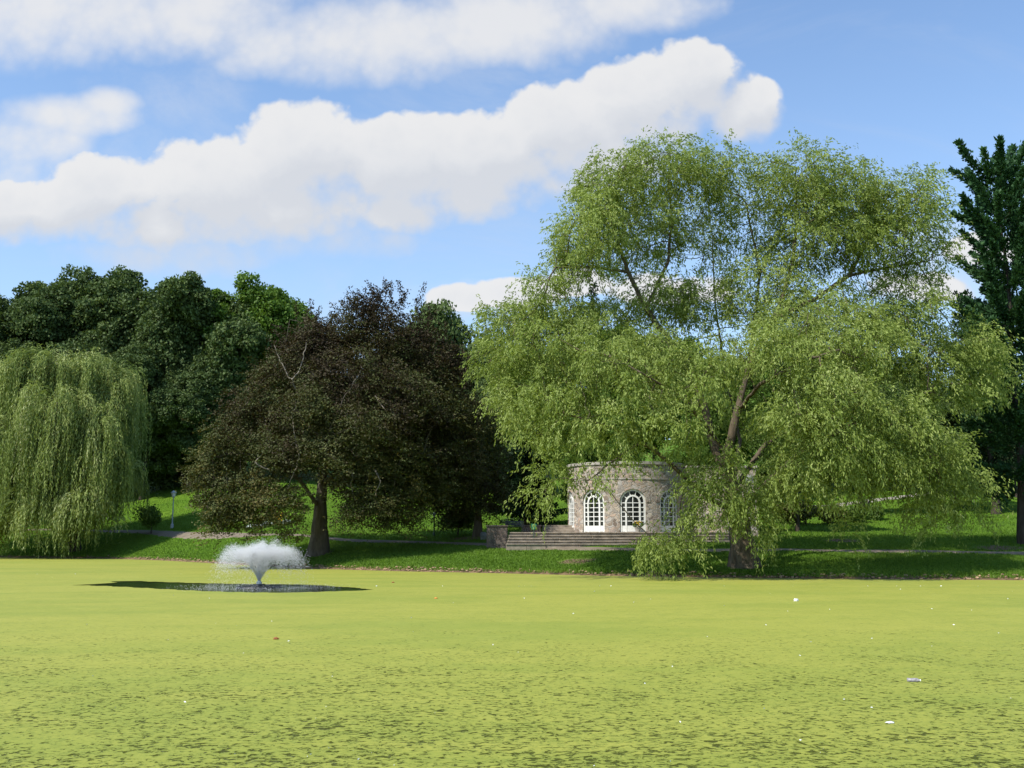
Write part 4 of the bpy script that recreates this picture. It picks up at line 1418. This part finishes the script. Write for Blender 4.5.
def pavilion():
    root = empty('garden_pavilion', (PAV_X, PAV_Y, PAV_Z), 'round fronted fieldstone pavilion with white arched windows behind the willow', 'pavilion')
    wins = [R(a) * PAV_R for a in (-79, -39.6, 0, 39.6)]
    w, top = 0.93, 2.98
    zs = top - w
    th = 0.34
    s_lo, s_hi = -math.pi * PAV_R, math.pi * PAV_R
    # wall with arched openings
    ss = set(np.linspace(s_lo, s_hi, 97).round(4).tolist())
    for s0 in wins:
        ss -= {x for x in ss if s0 - w - .02 < x < s0 + w + .02}
        for k in range(19):
            ss.add(round(s0 - w * math.cos(math.pi * k / 18), 5))
    ss = sorted(ss)
    bm = bmesh.new()

    def base(sv):
        for s0 in wins:
            if abs(sv - s0) <= w + 1e-3:
                return zs + math.sqrt(max(0, w * w - (sv - s0) ** 2))
        return 0.0

    def inside(a, b):
        return any(abs((a + b) / 2 - s0) < w for s0 in wins)
    for a, b in zip(ss, ss[1:]):
        if inside(a, b):
            za, zb = base(a), base(b)
        else:
            za = zb = -0.9
        lev = 5
        for k in range(lev):
            q = lambda z_, k_: z_ + (WALL_H - z_) * k_ / lev
            bm.faces.new([bm.verts.new(cyl(*v)) for v in ((a, q(za, k), PAV_R), (b, q(zb, k), PAV_R), (b, q(zb, k + 1), PAV_R), (a, q(za, k + 1), PAV_R))])
        if inside(a, b):
            bm.faces.new([bm.verts.new(cyl(*v)) for v in ((a, za, PAV_R), (a, za, PAV_R - th), (b, zb, PAV_R - th), (b, zb, PAV_R))])
            bm.faces.new([bm.verts.new(cyl(*v)) for v in ((a, -0.9, PAV_R), (b, -0.9, PAV_R), (b, 0.0, PAV_R), (a, 0.0, PAV_R))])
    for s0 in wins:
        for sg in (-1, 1):
            bm.faces.new([bm.verts.new(cyl(*v)) for v in ((s0 + sg * w, 0, PAV_R), (s0 + sg * w, zs, PAV_R), (s0 + sg * w, zs, PAV_R - th), (s0 + sg * w, 0, PAV_R - th))])
        bm.faces.new([bm.verts.new(cyl(*v)) for v in ((s0 - w, 0, PAV_R), (s0 + w, 0, PAV_R), (s0 + w, 0, PAV_R - th), (s0 - w, 0, PAV_R - th))])
    bmesh.ops.remove_doubles(bm, verts=bm.verts, dist=0.0005)
    bm_obj('wall', bm, M_STONE, root)
    # wing to the right
    x0, x1 = 3.2, at(757, 500, 72.8)[0] - PAV_X
    bm = bmesh.new()
    box(bm, x0, x1, -1.8, 4.5, -0.95, WALL_H - 0.12, 0.02)
    bm_obj('wing_wall', bm, M_STONE, root)
    # coping stones and string course
    bm = bmesh.new()
    n = 40
    full = [(s_lo + (s_hi - s_lo) * k / n) for k in range(n + 1)]
    quad_strip(bm, [(s, WALL_H) for s in full], [(s, WALL_H + .2) for s in full], PAV_R - .45, PAV_R + .10)
    box(bm, x0 + 1.0, x1 + .08, -1.9, -1.35, WALL_H - .115, WALL_H + .06, 0.02)
    bm_obj('coping', bm, M_COPING, root)
    bm = bmesh.new()
    quad_strip(bm, [(s, 3.66) for s in full], [(s, 3.74) for s in full], PAV_R - .1, PAV_R + .05)
    bm_obj('string_course', bm, M_COPING, root)
    bm = bmesh.new()
    lathe(bm, [(PAV_R - .3, WALL_H - .5), (PAV_R - .3, WALL_H - .3), (0.1, WALL_H - .05)], 40)
    bm_obj('roof', bm, M_COPING, root)
    # arch stones standing a little proud
    for s0 in wins:
        bm = bmesh.new()
        A = arch_line(w + .01, top + .01, s0, 18, zs - .001)[1:-1]
        B = arch_line(w + .34, top + .34, s0, 18, zs - .001)[1:-1]
        quad_strip(bm, A, B, PAV_R - .05, PAV_R + .03)
        bm_obj('arch_stones', bm, M_STONE, root)
    for s0 in wins:
        r1, r0 = PAV_R - .10, PAV_R - .20
        g = bmesh.new()
        for k in range(18):
            a, b = s0 - w * math.cos(math.pi * k / 18), s0 - w * math.cos(math.pi * (k + 1) / 18)
            za, zb = base(a) if k else zs, base(b) if k < 17 else zs
            g.faces.new([g.verts.new(cyl(*v)) for v in ((a, 0, r0 + .03), (b, 0, r0 + .03), (b, zb, r0 + .03), (a, za, r0 + .03))])
        wo = bm_obj('arched_window', g, M_GLASS, root)
        f = bmesh.new()
        quad_strip(f, arch_line(w - .005, top - .005, s0), arch_line(w - .13, top - .13, s0), r0, r1 + .02)
        wi, ti = 0.56, 2.58
        quad_strip(f, arch_line(wi, ti, s0), arch_line(wi - .12, ti - .12, s0), r0, r1 + .01)
        bar(f, s0 - w + .12, s0 + w - .12, 0.02, 0.44, r0, r1 - .01)
        bm_obj('frame', f, M_WHITE, wo)
        f = bmesh.new()
        h0, h1 = 0.44, ti - wi
        bar(f, s0 - .03, s0 + .03, .43, ti - .1, r0 + .01, r1 - .02)
        for k in range(1, 6):
            z = h0 + (h1 - h0) * k / 5
            bar(f, s0 - wi + .11, s0 + wi - .11, z - .025, z + .025, r0 + .01, r1 - .025)
            for sg in (-1, 1):
                a, b = sorted((s0 + sg * (wi - .01), s0 + sg * (w - .12)))
                bar(f, a, b, z - .03, z + .03, r0 + .01, r1 - .025)
        for k in (1, 2, 3, 4):
            an = math.pi * k / 5
            c0, s0_ = math.cos(an), math.sin(an)
            zc = ti - wi
            p = (s0 + (wi - .02) * c0, zc + (wi - .02) * s0_)
            q = (s0 + (w - .1) * c0, zs + (w - .1) * s0_)
            nx, nz = -s0_ * .03, c0 * .03
            quad_strip(f, [(p[0] - nx, p[1] - nz), (q[0] - nx, q[1] - nz)], [(p[0] + nx, p[1] + nz), (q[0] + nx, q[1] + nz)], r0 + .01, r1 - .03)
        bm_obj('glazing_bars', f, M_WHITE, wo)


pavilion()

# corner pier with a pale cap
pp = at(752, 532, 71.9)
pier = empty('stone_pier', (pp[0], pp[1], PAV_Z), 'square stone pier with a pale cap at the right end of the pavilion', 'pier')
bm = bmesh.new()
box(bm, -.38, .38, -.38, .38, -.9, 3.45, .02)
bm_obj('shaft', bm, M_STONE, pier)
bm = bmesh.new()
box(bm, -.48, .48, -.48, .48, 3.45, 3.6, .03)
lathe(bm, [(.3, 3.6), (.34, 3.75), (.28, 3.92), (.1, 4.02)], 14)
bm_obj('cap', bm, M_SLATE, pier)

# terrace steps
xl = at(506, 540, 68.4)[0]
xr = at(742, 540, 68.4)[0]
ts = empty('stone_steps', ((xl + xr) / 2, 68.35, PAV_Z), 'long low flight of worn stone steps in front of the pavilion', 'steps')
half = (xr - xl) / 2
nst = 5
for k in range(nst):
    z1 = -0.01 - .19 * k
    y0 = 65.0 - .42 * k - 64.0
    inset = .55 * (nst - 1 - k) * .35
    bm = bmesh.new()
    r_ = random.Random(k)
    x = -half + inset * 0.3
    while x < half - .3:
        L = min(r_.uniform(1.1, 2.3), half - x)
        jy, jz = r_.uniform(-.025, .025), r_.uniform(-.012, .006)
        box(bm, x + .006, x + L - .006, y0 + jy - .03, y0 + (.42 if k else 2.2), z1 - .075 + jz, z1 + jz, .018)
        box(bm, x + .010, x + L - .010, y0 + jy + .035, y0 + (.47 if k else 2.1), z1 - .80, z1 - .078 + jz)
        x += L
    bm_obj('step', bm, M_STEP, ts)
bm = bmesh.new()
box(bm, -half + 1.0, half - .3, 3.22, 5.5, -1.2, -.015)
bm_obj('terrace', bm, M_STEP, ts)

up = at(559, 528, 73.4)
us = empty('stone_steps', (up[0], up[1], PAV_Z), 'short upper flight of stone steps at the left side of the pavilion', 'steps')
for k in range(3):
    bm = bmesh.new()
    box(bm, -1.15, 1.15, -.6 + .42 * k, -.6 + .42 * k + (.415 if k < 2 else 1.2), -.9 if k else -.9, .165 * (k + 1), .018)
    bm_obj('step', bm, M_STEP, us)


def stone_wall(px0, px1, Y, ytop, label, depth=.5):
    a, b = at(px0, 530, Y), at(px1, 530, Y)
    zt = at((px0 + px1) / 2, ytop, Y)[2]
    g = gz((a[0] + b[0]) / 2, Y)
    root = empty('stone_wall', ((a[0] + b[0]) / 2, Y, g), label, 'wall')
    h = (b[0] - a[0]) / 2
    bm = bmesh.new()
    box(bm, -h, h, 0, depth, -.4, zt - g - .1, .03)
    bm_obj('masonry', bm, M_STONE_DARK, root)
    bm = bmesh.new()
    box(bm, -h - .05, h + .05, -.05, depth + .05, zt - g - .098, zt - g, .02)
    bm_obj('coping', bm, M_STONE_DARK, root)


stone_wall(486.5, 507.5, 69.2, 525.2, 'low dark stone wall end at the left foot of the pavilion steps')
stone_wall(523, 541, 72.6, 525.0, 'low dark stone wall behind the green sign between bench and upper steps')

# boulder leaning by the wall
gb_ = ground_at(484, 540)
bm = bmesh.new()
bmesh.ops.create_icosphere(bm, subdivisions=3, radius=.34)
for v in bm.verts:
    k = 1 + .18 * math.sin(v.co.x * 9 + 1) * math.sin(v.co.y * 8) + .12 * math.sin(v.co.z * 13 + v.co.x * 5)
    v.co = Vector((v.co.x * .8 * k, v.co.y * .75 * k, v.co.z * 1.05 * k + .26))
o = bm_obj('boulder', bm, M_SLATE, None, True)
o.location = tuple(gb_)
tag(o, 'grey boulder standing between the small beech and the low stone wall', 'boulder')

# dark bench at the left end of the terrace
bp_ = at(514.5, 532, 70.6)
bench = empty('park_bench', (bp_[0], bp_[1], PAV_Z - .02), 'dark park bench with a high back at the left end of the terrace', 'bench')
bm = bmesh.new()
for k in range(4):
    box(bm, -.64, .64, -.30 + .125 * k, -.30 + .125 * k + .105, .40, .44, .008)
bm_obj('seat', bm, M_BENCH, bench)
bm = bmesh.new()
for k in range(3):
    box(bm, -.64, .64, .20 + .02 * k, .235 + .02 * k, .48 + .11 * k, .575 + .11 * k, .008)
bm_obj('backrest', bm, M_BENCH, bench)
for sx in (-.56, .50):
    bm = bmesh.new()
    box(bm, sx, sx + .06, -.28, -.22, 0, .62, .008)
    box(bm, sx, sx + .06, .235, .275, 0, .80, .008)
    box(bm, sx, sx + .06, -.28, .27, .622, .66, .008)
    bm_obj('leg', bm, M_BLACK, bench)

# green sign on its post, seen from behind
sg = ground_at(534, 548)
sh = at(534, 524.5, sg[1])[2] - sg[2]
sign = empty('park_sign', tuple(sg), 'small square green sign on a thin green post in the grass before the steps', 'sign')
bm = bmesh.new()
lathe(bm, [(.035, -.2), (.035, sh - .05), (.03, sh)], 10)
bm_obj('post', bm, M_GREEN_METAL, sign)
bm = bmesh.new()
box(bm, -.17, .17, -.065, -.04, sh - .34, sh + .04, .01)
bm_obj('panel', bm, M_SIGN, sign)

# street lamp by the left path
lg = ground_at(172, 528.5)
lh = at(172, 490.5, lg[1])[2] - lg[2]
lamp = empty('street_lamp', tuple(lg), 'grey lamp post with a pale lantern by the path right of the weeping willow', 'street lamp')
bm = bmesh.new()
lathe(bm, [(.16, -.2), (.16, .35), (.10, .45), (.065, .6), (.05, lh - .75), (.10, lh - .72), (.10, lh - .66)], 12)
bm_obj('pole', bm, M_LAMPGREY, lamp)
bm = bmesh.new()
lathe(bm, [(.10, lh - .655), (.16, lh - .60), (.24, lh - .28), (.23, lh - .25)], 12)
lan = bm_obj('lantern', bm, M_WHITE, lamp)
bm = bmesh.new()
lathe(bm, [(.30, lh - .245), (.27, lh - .18), (.12, lh - .06), (.03, lh)], 12)
bm_obj('cap', bm, M_LAMPGREY, lan)

# shorter post behind the beech
mg = ground_at(434, 536.5)
mh = at(434, 512, mg[1])[2] - mg[2]
post = empty('lamp_post', tuple(mg), 'slim dark green lamp post with a pale top between the two beeches', 'street lamp')
bm = bmesh.new()
lathe(bm, [(.10, -.2), (.10, .25), (.06, .32), (.055, mh - .42), (.08, mh - .4)], 10)
bm_obj('pole', bm, M_GREEN_METAL, post)
bm = bmesh.new()
lathe(bm, [(.07, mh - .395), (.11, mh - .32), (.13, mh - .1), (.06, mh)], 10)
bm_obj('lantern', bm, M_WHITE, post)


# flowers
def blooms(name, base, w, d, h, n, mat, label, seed, cat, stems=True, size=.09):
    r_ = np.random.default_rng(seed)
    root = empty(name, tuple(base), label, cat)
    x, y = r_.uniform(-w, w, n), r_.uniform(-d, d, n)
    z = h * r_.uniform(.55, 1, n)
    z0 = ground(x + base[0], y + base[1]) - base[2] if stems == 'ground' else np.zeros(n)
    c = np.stack([x, y, z0 + z], -1)
    cc = np.repeat(c, 5, 0) + r_.normal(0, size * .4, (n * 5, 3))
    me = leaf_mesh(cc, r_.normal(0, 1, cc.shape), size * 1.4, size, None, name='blossom')
    link_mesh('blossom', me, mat, root)
    k = 8
    q = np.repeat(c, k, 0)
    fr = np.tile(np.linspace(.05, .9, k), n)
    q[:, 2] = np.repeat(z0, k) + (q[:, 2] - np.repeat(z0, k)) * fr
    q += r_.normal(0, .05, q.shape)
    me = leaf_mesh(q, r_.normal(0, .5, q.shape) + [0, 0, 1.0], h * .32, h * .08 + .02, .4 + r_.normal(0, .15, len(q)), name='foliage')
    link_mesh('foliage', me, M_MID, root)


fb = ground_at(275, 529.5)
blooms('flowering_plant', fb, .55, .4, 1.25, 16, M_YELLOW, 'yellow flowering plants glimpsed under the left side of the copper beech', 4, 'flowers', 'ground', .16)
fw = ground_at(268, 529.3)
blooms('flower_bed', fw + np.array([-.2, 1.0, 0]), 1.9, .35, .42, 130, M_PETAL, 'low white flower border beside the path left of the beech trunk', 5, 'flower bed', 'ground', .11)
bp2 = at(638, 532, 69.95)
pot = empty('flower_pot', (bp2[0], bp2[1], PAV_Z - .005), 'pot of yellow flowers before the middle window of the pavilion', 'flower pot')
bm = bmesh.new()
lathe(bm, [(.16, 0), (.22, .28), (.25, .30), (.24, .34), (.2, .33)], 14)
bm_obj('pot', bm, M_COPING, pot)
r_ = np.random.default_rng(3)
u_ = unit(r_.normal(0, 1, (160, 3)))
link_mesh('foliage', leaf_mesh(u_ * [.34, .3, .2] + [0, 0, .5], u_ + r_.normal(0, .5, u_.shape), .14, .07, .5 + r_.normal(0, .2, 160), name='foliage'), M_MID, pot)
u_ = unit(r_.normal(0, 1, (26, 3)) + [0, -.4, .5])
link_mesh('blossom', leaf_mesh(u_ * [.36, .32, .23] + [0, 0, .52], r_.normal(0, 1, u_.shape), .12, .1, None, name='blossom'), M_YELLOW, pot)


# ------------------------------------------------------------------ grass blades, bank stones
def lawn_blades():
    n = 330000
    t = rng.uniform(-.58, .58, n)
    s = rng.exponential(17.0, n) + .15
    S = np.interp(t, _t, _S)
    y = S + s
    x = t * y
    ok = s < 75
    for (px_, py_, w) in PATHS:
        dm = np.full(n, 1e9)
        for c0 in range(0, len(px_), 4):
            dm = np.minimum(dm, (x - px_[c0]) ** 2 + (y - py_[c0]) ** 2)
        ok &= dm > (w / 2 + .05 + .5) ** 2 - .9 + rng.uniform(0, .4, n)
    ok &= ~((x > xl - .2) & (x < xr + .3) & (y > 67.3) & (y < 80))
    for (sx, sy, r) in SOIL:
        ok &= ((x - sx) ** 2 + (y - sy) ** 2 > (r * .8) ** 2) | (rng.random(n) < .25)
    x, y, s = x[ok], y[ok], s[ok]
    n = len(x)
    patch = .5 + .22 * np.sin(x * .35 + 2 * np.sin(y * .21)) * np.sin(y * .3 + x * .1)
    h = rng.uniform(.07, .15, n) * np.where(s < 1.0, 1.4, 1) * (1 + .25 * s / 40)
    c = np.stack([x, y, ground(x, y) + h * .42], -1)
    d = rng.normal(0, .35, (n, 3)) + [0, 0, 1]
    me = leaf_mesh(c, d, h, rng.uniform(.025, .05, n) * (1 + .5 * s / 40), patch + rng.normal(0, .16, n) + np.where(s < .7, .1, 0), name='grass')
    tag(link_mesh('grass', me, M_GRASS_BLADE), 'short mown green grass covering the lawn along the pond', 'grass', kind='stuff')


lawn_blades()


def shore_stones():
    bm = bmesh.new()
    r_ = random.Random(4)
    for k in range(650):
        px = r_.choice((r_.uniform(-20, 1050), r_.uniform(290, 500), r_.uniform(130, 250), r_.uniform(560, 1040)))
        t = (px - 512) / F * 1.0
        d = ray(px, 570)
        t = d[0] / d[1]
        y = float(np.interp(t, _t, _S)) + r_.uniform(.05, .6)
        x = t * y
        rad = r_.uniform(.03, .11)
        m = Matrix.Translation((x, y, gz(x, y) + rad * .25)) @ Matrix.Rotation(r_.uniform(0, 6), 4, 'Z') @ Matrix.Diagonal((1.3 * rad, rad, .6 * rad, 1))
        bmesh.ops.create_icosphere(bm, subdivisions=1, radius=1, matrix=m)
    o = bm_obj('shore_stones', bm, plain_mat('shore_stone', (0.32, 0.21, 0.13), .9, .45, 1.7))
    tag(o, 'small brown stones and dry leaves along the edge of the pond', 'stones', kind='stuff')


shore_stones()


# ------------------------------------------------------------------ fountain
def fountain():
    c = on_water(259, 587.2)
    root = empty('fountain', tuple(c), 'white spray fountain in the dark open water ring of the pond', 'fountain')
    bm = bmesh.new()
    lathe(bm, [(.95, -.12), (1.0, -.02), (.95, .05), (.3, .07), (.24, .14)], 24)
    fl = bm_obj('float', bm, M_BLACK, root)
    bm = bmesh.new()
    lathe(bm, [(.12, .141), (.12, .22), (.07, .28)], 12)
    bm_obj('nozzle', bm, M_LAMPGREY, fl)
    r_ = np.random.default_rng(8)

    def drops(p, size, name, label=None):
        n = len(p)
        tet = np.array([[1, 1, 1], [1, -1, -1], [-1, 1, -1], [-1, -1, 1]], float) / 1.732
        # random rotation of a tetrahedron
        q = unit(r_.normal(0, 1, (n, 4)))
        w, x, y, z = q.T
        Rm = np.stack([1 - 2 * (y * y + z * z), 2 * (x * y - z * w), 2 * (x * z + y * w), 2 * (x * y + z * w), 1 - 2 * (x * x + z * z), 2 * (y * z - x * w), 2 * (x * z - y * w), 2 * (y * z + x * w), 1 - 2 * (x * x + y * y)], -1).reshape(n, 3, 3)
        v = np.einsum('nij,kj->nki', Rm, tet) * size[:, None, None] + p[:, None]
        f = (np.array([[0, 1, 2], [0, 3, 1], [0, 2, 3], [1, 3, 2]])[None] + np.arange(n)[:, None, None] * 4).reshape(-1, 3)
        return link_mesh(name, np_mesh(name, v.reshape(-1, 3), f), M_SPRAY, root)
    n = 70000
    nj = 150
    jaz, jvh, jvz = r_.uniform(0, 2 * math.pi, nj), 3.3 * r_.random(nj) ** .62, 5.8 * (1 + r_.normal(0, .055, nj))
    j = r_.integers(0, nj, n)
    az = jaz[j] + r_.normal(0, .05, n)
    vh = jvh[j] * (1 + r_.normal(0, .05, n))
    vz = jvz[j] * (1 + r_.normal(0, .018, n)) - .06 * vh
    t = np.where(r_.random(n) < .22, r_.uniform(0, .4, n), np.where(r_.random(n) < .93, .20 + r_.beta(1.7, 1.5, n) * .60, r_.uniform(.7, 1.16, n)))
    drag = (1 - np.exp(-.55 * t)) / .55
    x, y = vh * np.cos(az) * drag, vh * np.sin(az) * drag
    z = .26 + vz * drag - 4.905 * t * t * .97
    jit = .02 + .13 * np.clip(t - .12, 0, 1)
    p = np.stack([x, y, z], -1) + r_.normal(0, 1, (n, 3)) * jit[:, None]
    ok = p[:, 2] > .02
    drops(p[ok], r_.uniform(.006, .017, ok.sum()), 'spray')
    n = 1900
    az = r_.uniform(0, 2 * math.pi, n)
    rr = np.clip(r_.normal(2.3, .8, n), .9, 4.4)
    p = np.stack([rr * np.cos(az), rr * np.sin(az) * .9, r_.exponential(.025, n) + .01], -1)
    drops(p, r_.uniform(.005, .015, n), 'splash')


M_SPRAY = spray_mat()
fountain()


# ------------------------------------------------------------------ litter floating on the duckweed
def blob(name, px, py, size, mat, label, cat, seed, sq=(1, .7, .45)):
    r_ = random.Random(seed)
    c = on_water(px, py)
    k = [r_.uniform(0, 6) for _ in range(4)]
    bm = bmesh.new()
    bmesh.ops.create_icosphere(bm, subdivisions=3, radius=1)
    for v in bm.verts:
        a = 1 + .25 * math.sin(v.co.x * 4 + k[0]) * math.sin(v.co.y * 5 + k[1]) + .16 * math.sin(v.co.z * 7 + v.co.x * 6 + k[2])
        v.co = Vector((v.co.x * sq[0] * a, v.co.y * sq[1] * a, v.co.z * sq[2] * a)) * size
    o = bm_obj(name, bm, mat, None, True)
    o.location = (c[0], c[1], size * sq[2] * .55 + .012)
    o.rotation_euler = (0, 0, r_.uniform(-.5, .5))
    tag(o, label, cat)
    return o


def bottle(px, py, L, label):
    c = on_water(px, py)
    root = empty('plastic_bottle', (c[0], c[1], .035), label, 'bottle')
    bm = bmesh.new()
    lathe(bm, [(.030, -L * .5), (.036, -L * .47), (.033, -L * .2), (.037, -L * .05), (.034, L * .12), (.036, L * .22), (.016, L * .40), (.014, L * .42)], 14)
    for v in bm.verts:
        v.co.x += .008 * math.sin(v.co.z * 40)
    bm_obj('body', bm, M_LITTER_GREY, root, True)
    bm = bmesh.new()
    lathe(bm, [(.017, L * .421), (.017, L * .5)], 12)
    bm_obj('cap', bm, M_LITTER, root)
    root.rotation_euler = (R(88), 0, R(68))
    return root


bottle(914, 682.5, .21, 'crumpled greyish plastic bottle floating on the duckweed at the right')
blob('plastic_scrap', 796, 601.5, .075, M_LITTER, 'bright white plastic scrap floating on the far duckweed below the willow trunk', 'litter', 1, (1, .7, .75))
blob('plastic_scrap', 890, 724, .05, M_LITTER, 'flat white plastic scrap floating in the lower right foreground', 'litter', 2, (1, .8, .25))
blob('dead_leaf', 276, 640, .055, M_LITTER_RED, 'curled brown leaf floating on the duckweed below the fountain', 'leaf', 3, (1, .7, .6))
blob('dead_leaf', 436, 599, .055, M_ORANGE, 'orange leaf floating on the duckweed right of the fountain pool', 'leaf', 4, (1, .8, .55))
blob('dead_leaf', 393, 583, .07, M_LITTER_RED, 'reddish leaf floating just beyond the right tip of the open water', 'leaf', 5, (1, .8, .45))


def specks():
    n = 100
    px = rng.uniform(-10, 1034, n)
    py = 566 + (768 - 566) * rng.random(n) ** 1.5
    vs = []
    for a, b in zip(px, py):
        c = on_water(a, max(b, 586 if a > 250 else 574), .02)
        vs.append(c)
    c = np.array(vs)
    c[:, 2] += .004
    d = rng.normal(0, 1, (n, 3)) * [1, 1, .25]
    k = c[:, 1] / 20
    me = leaf_mesh(c, d, rng.uniform(.02, .055, n) * k ** .7, rng.uniform(.012, .03, n) * k ** .7, None, rng.normal(0, 1, (n, 3)) * [1, 1, .2], name='floating_petals')
    tag(link_mesh('floating_petals', me, M_LITTER), 'tiny white petals and feathers scattered over the duckweed', 'petals', kind='stuff')


specks()
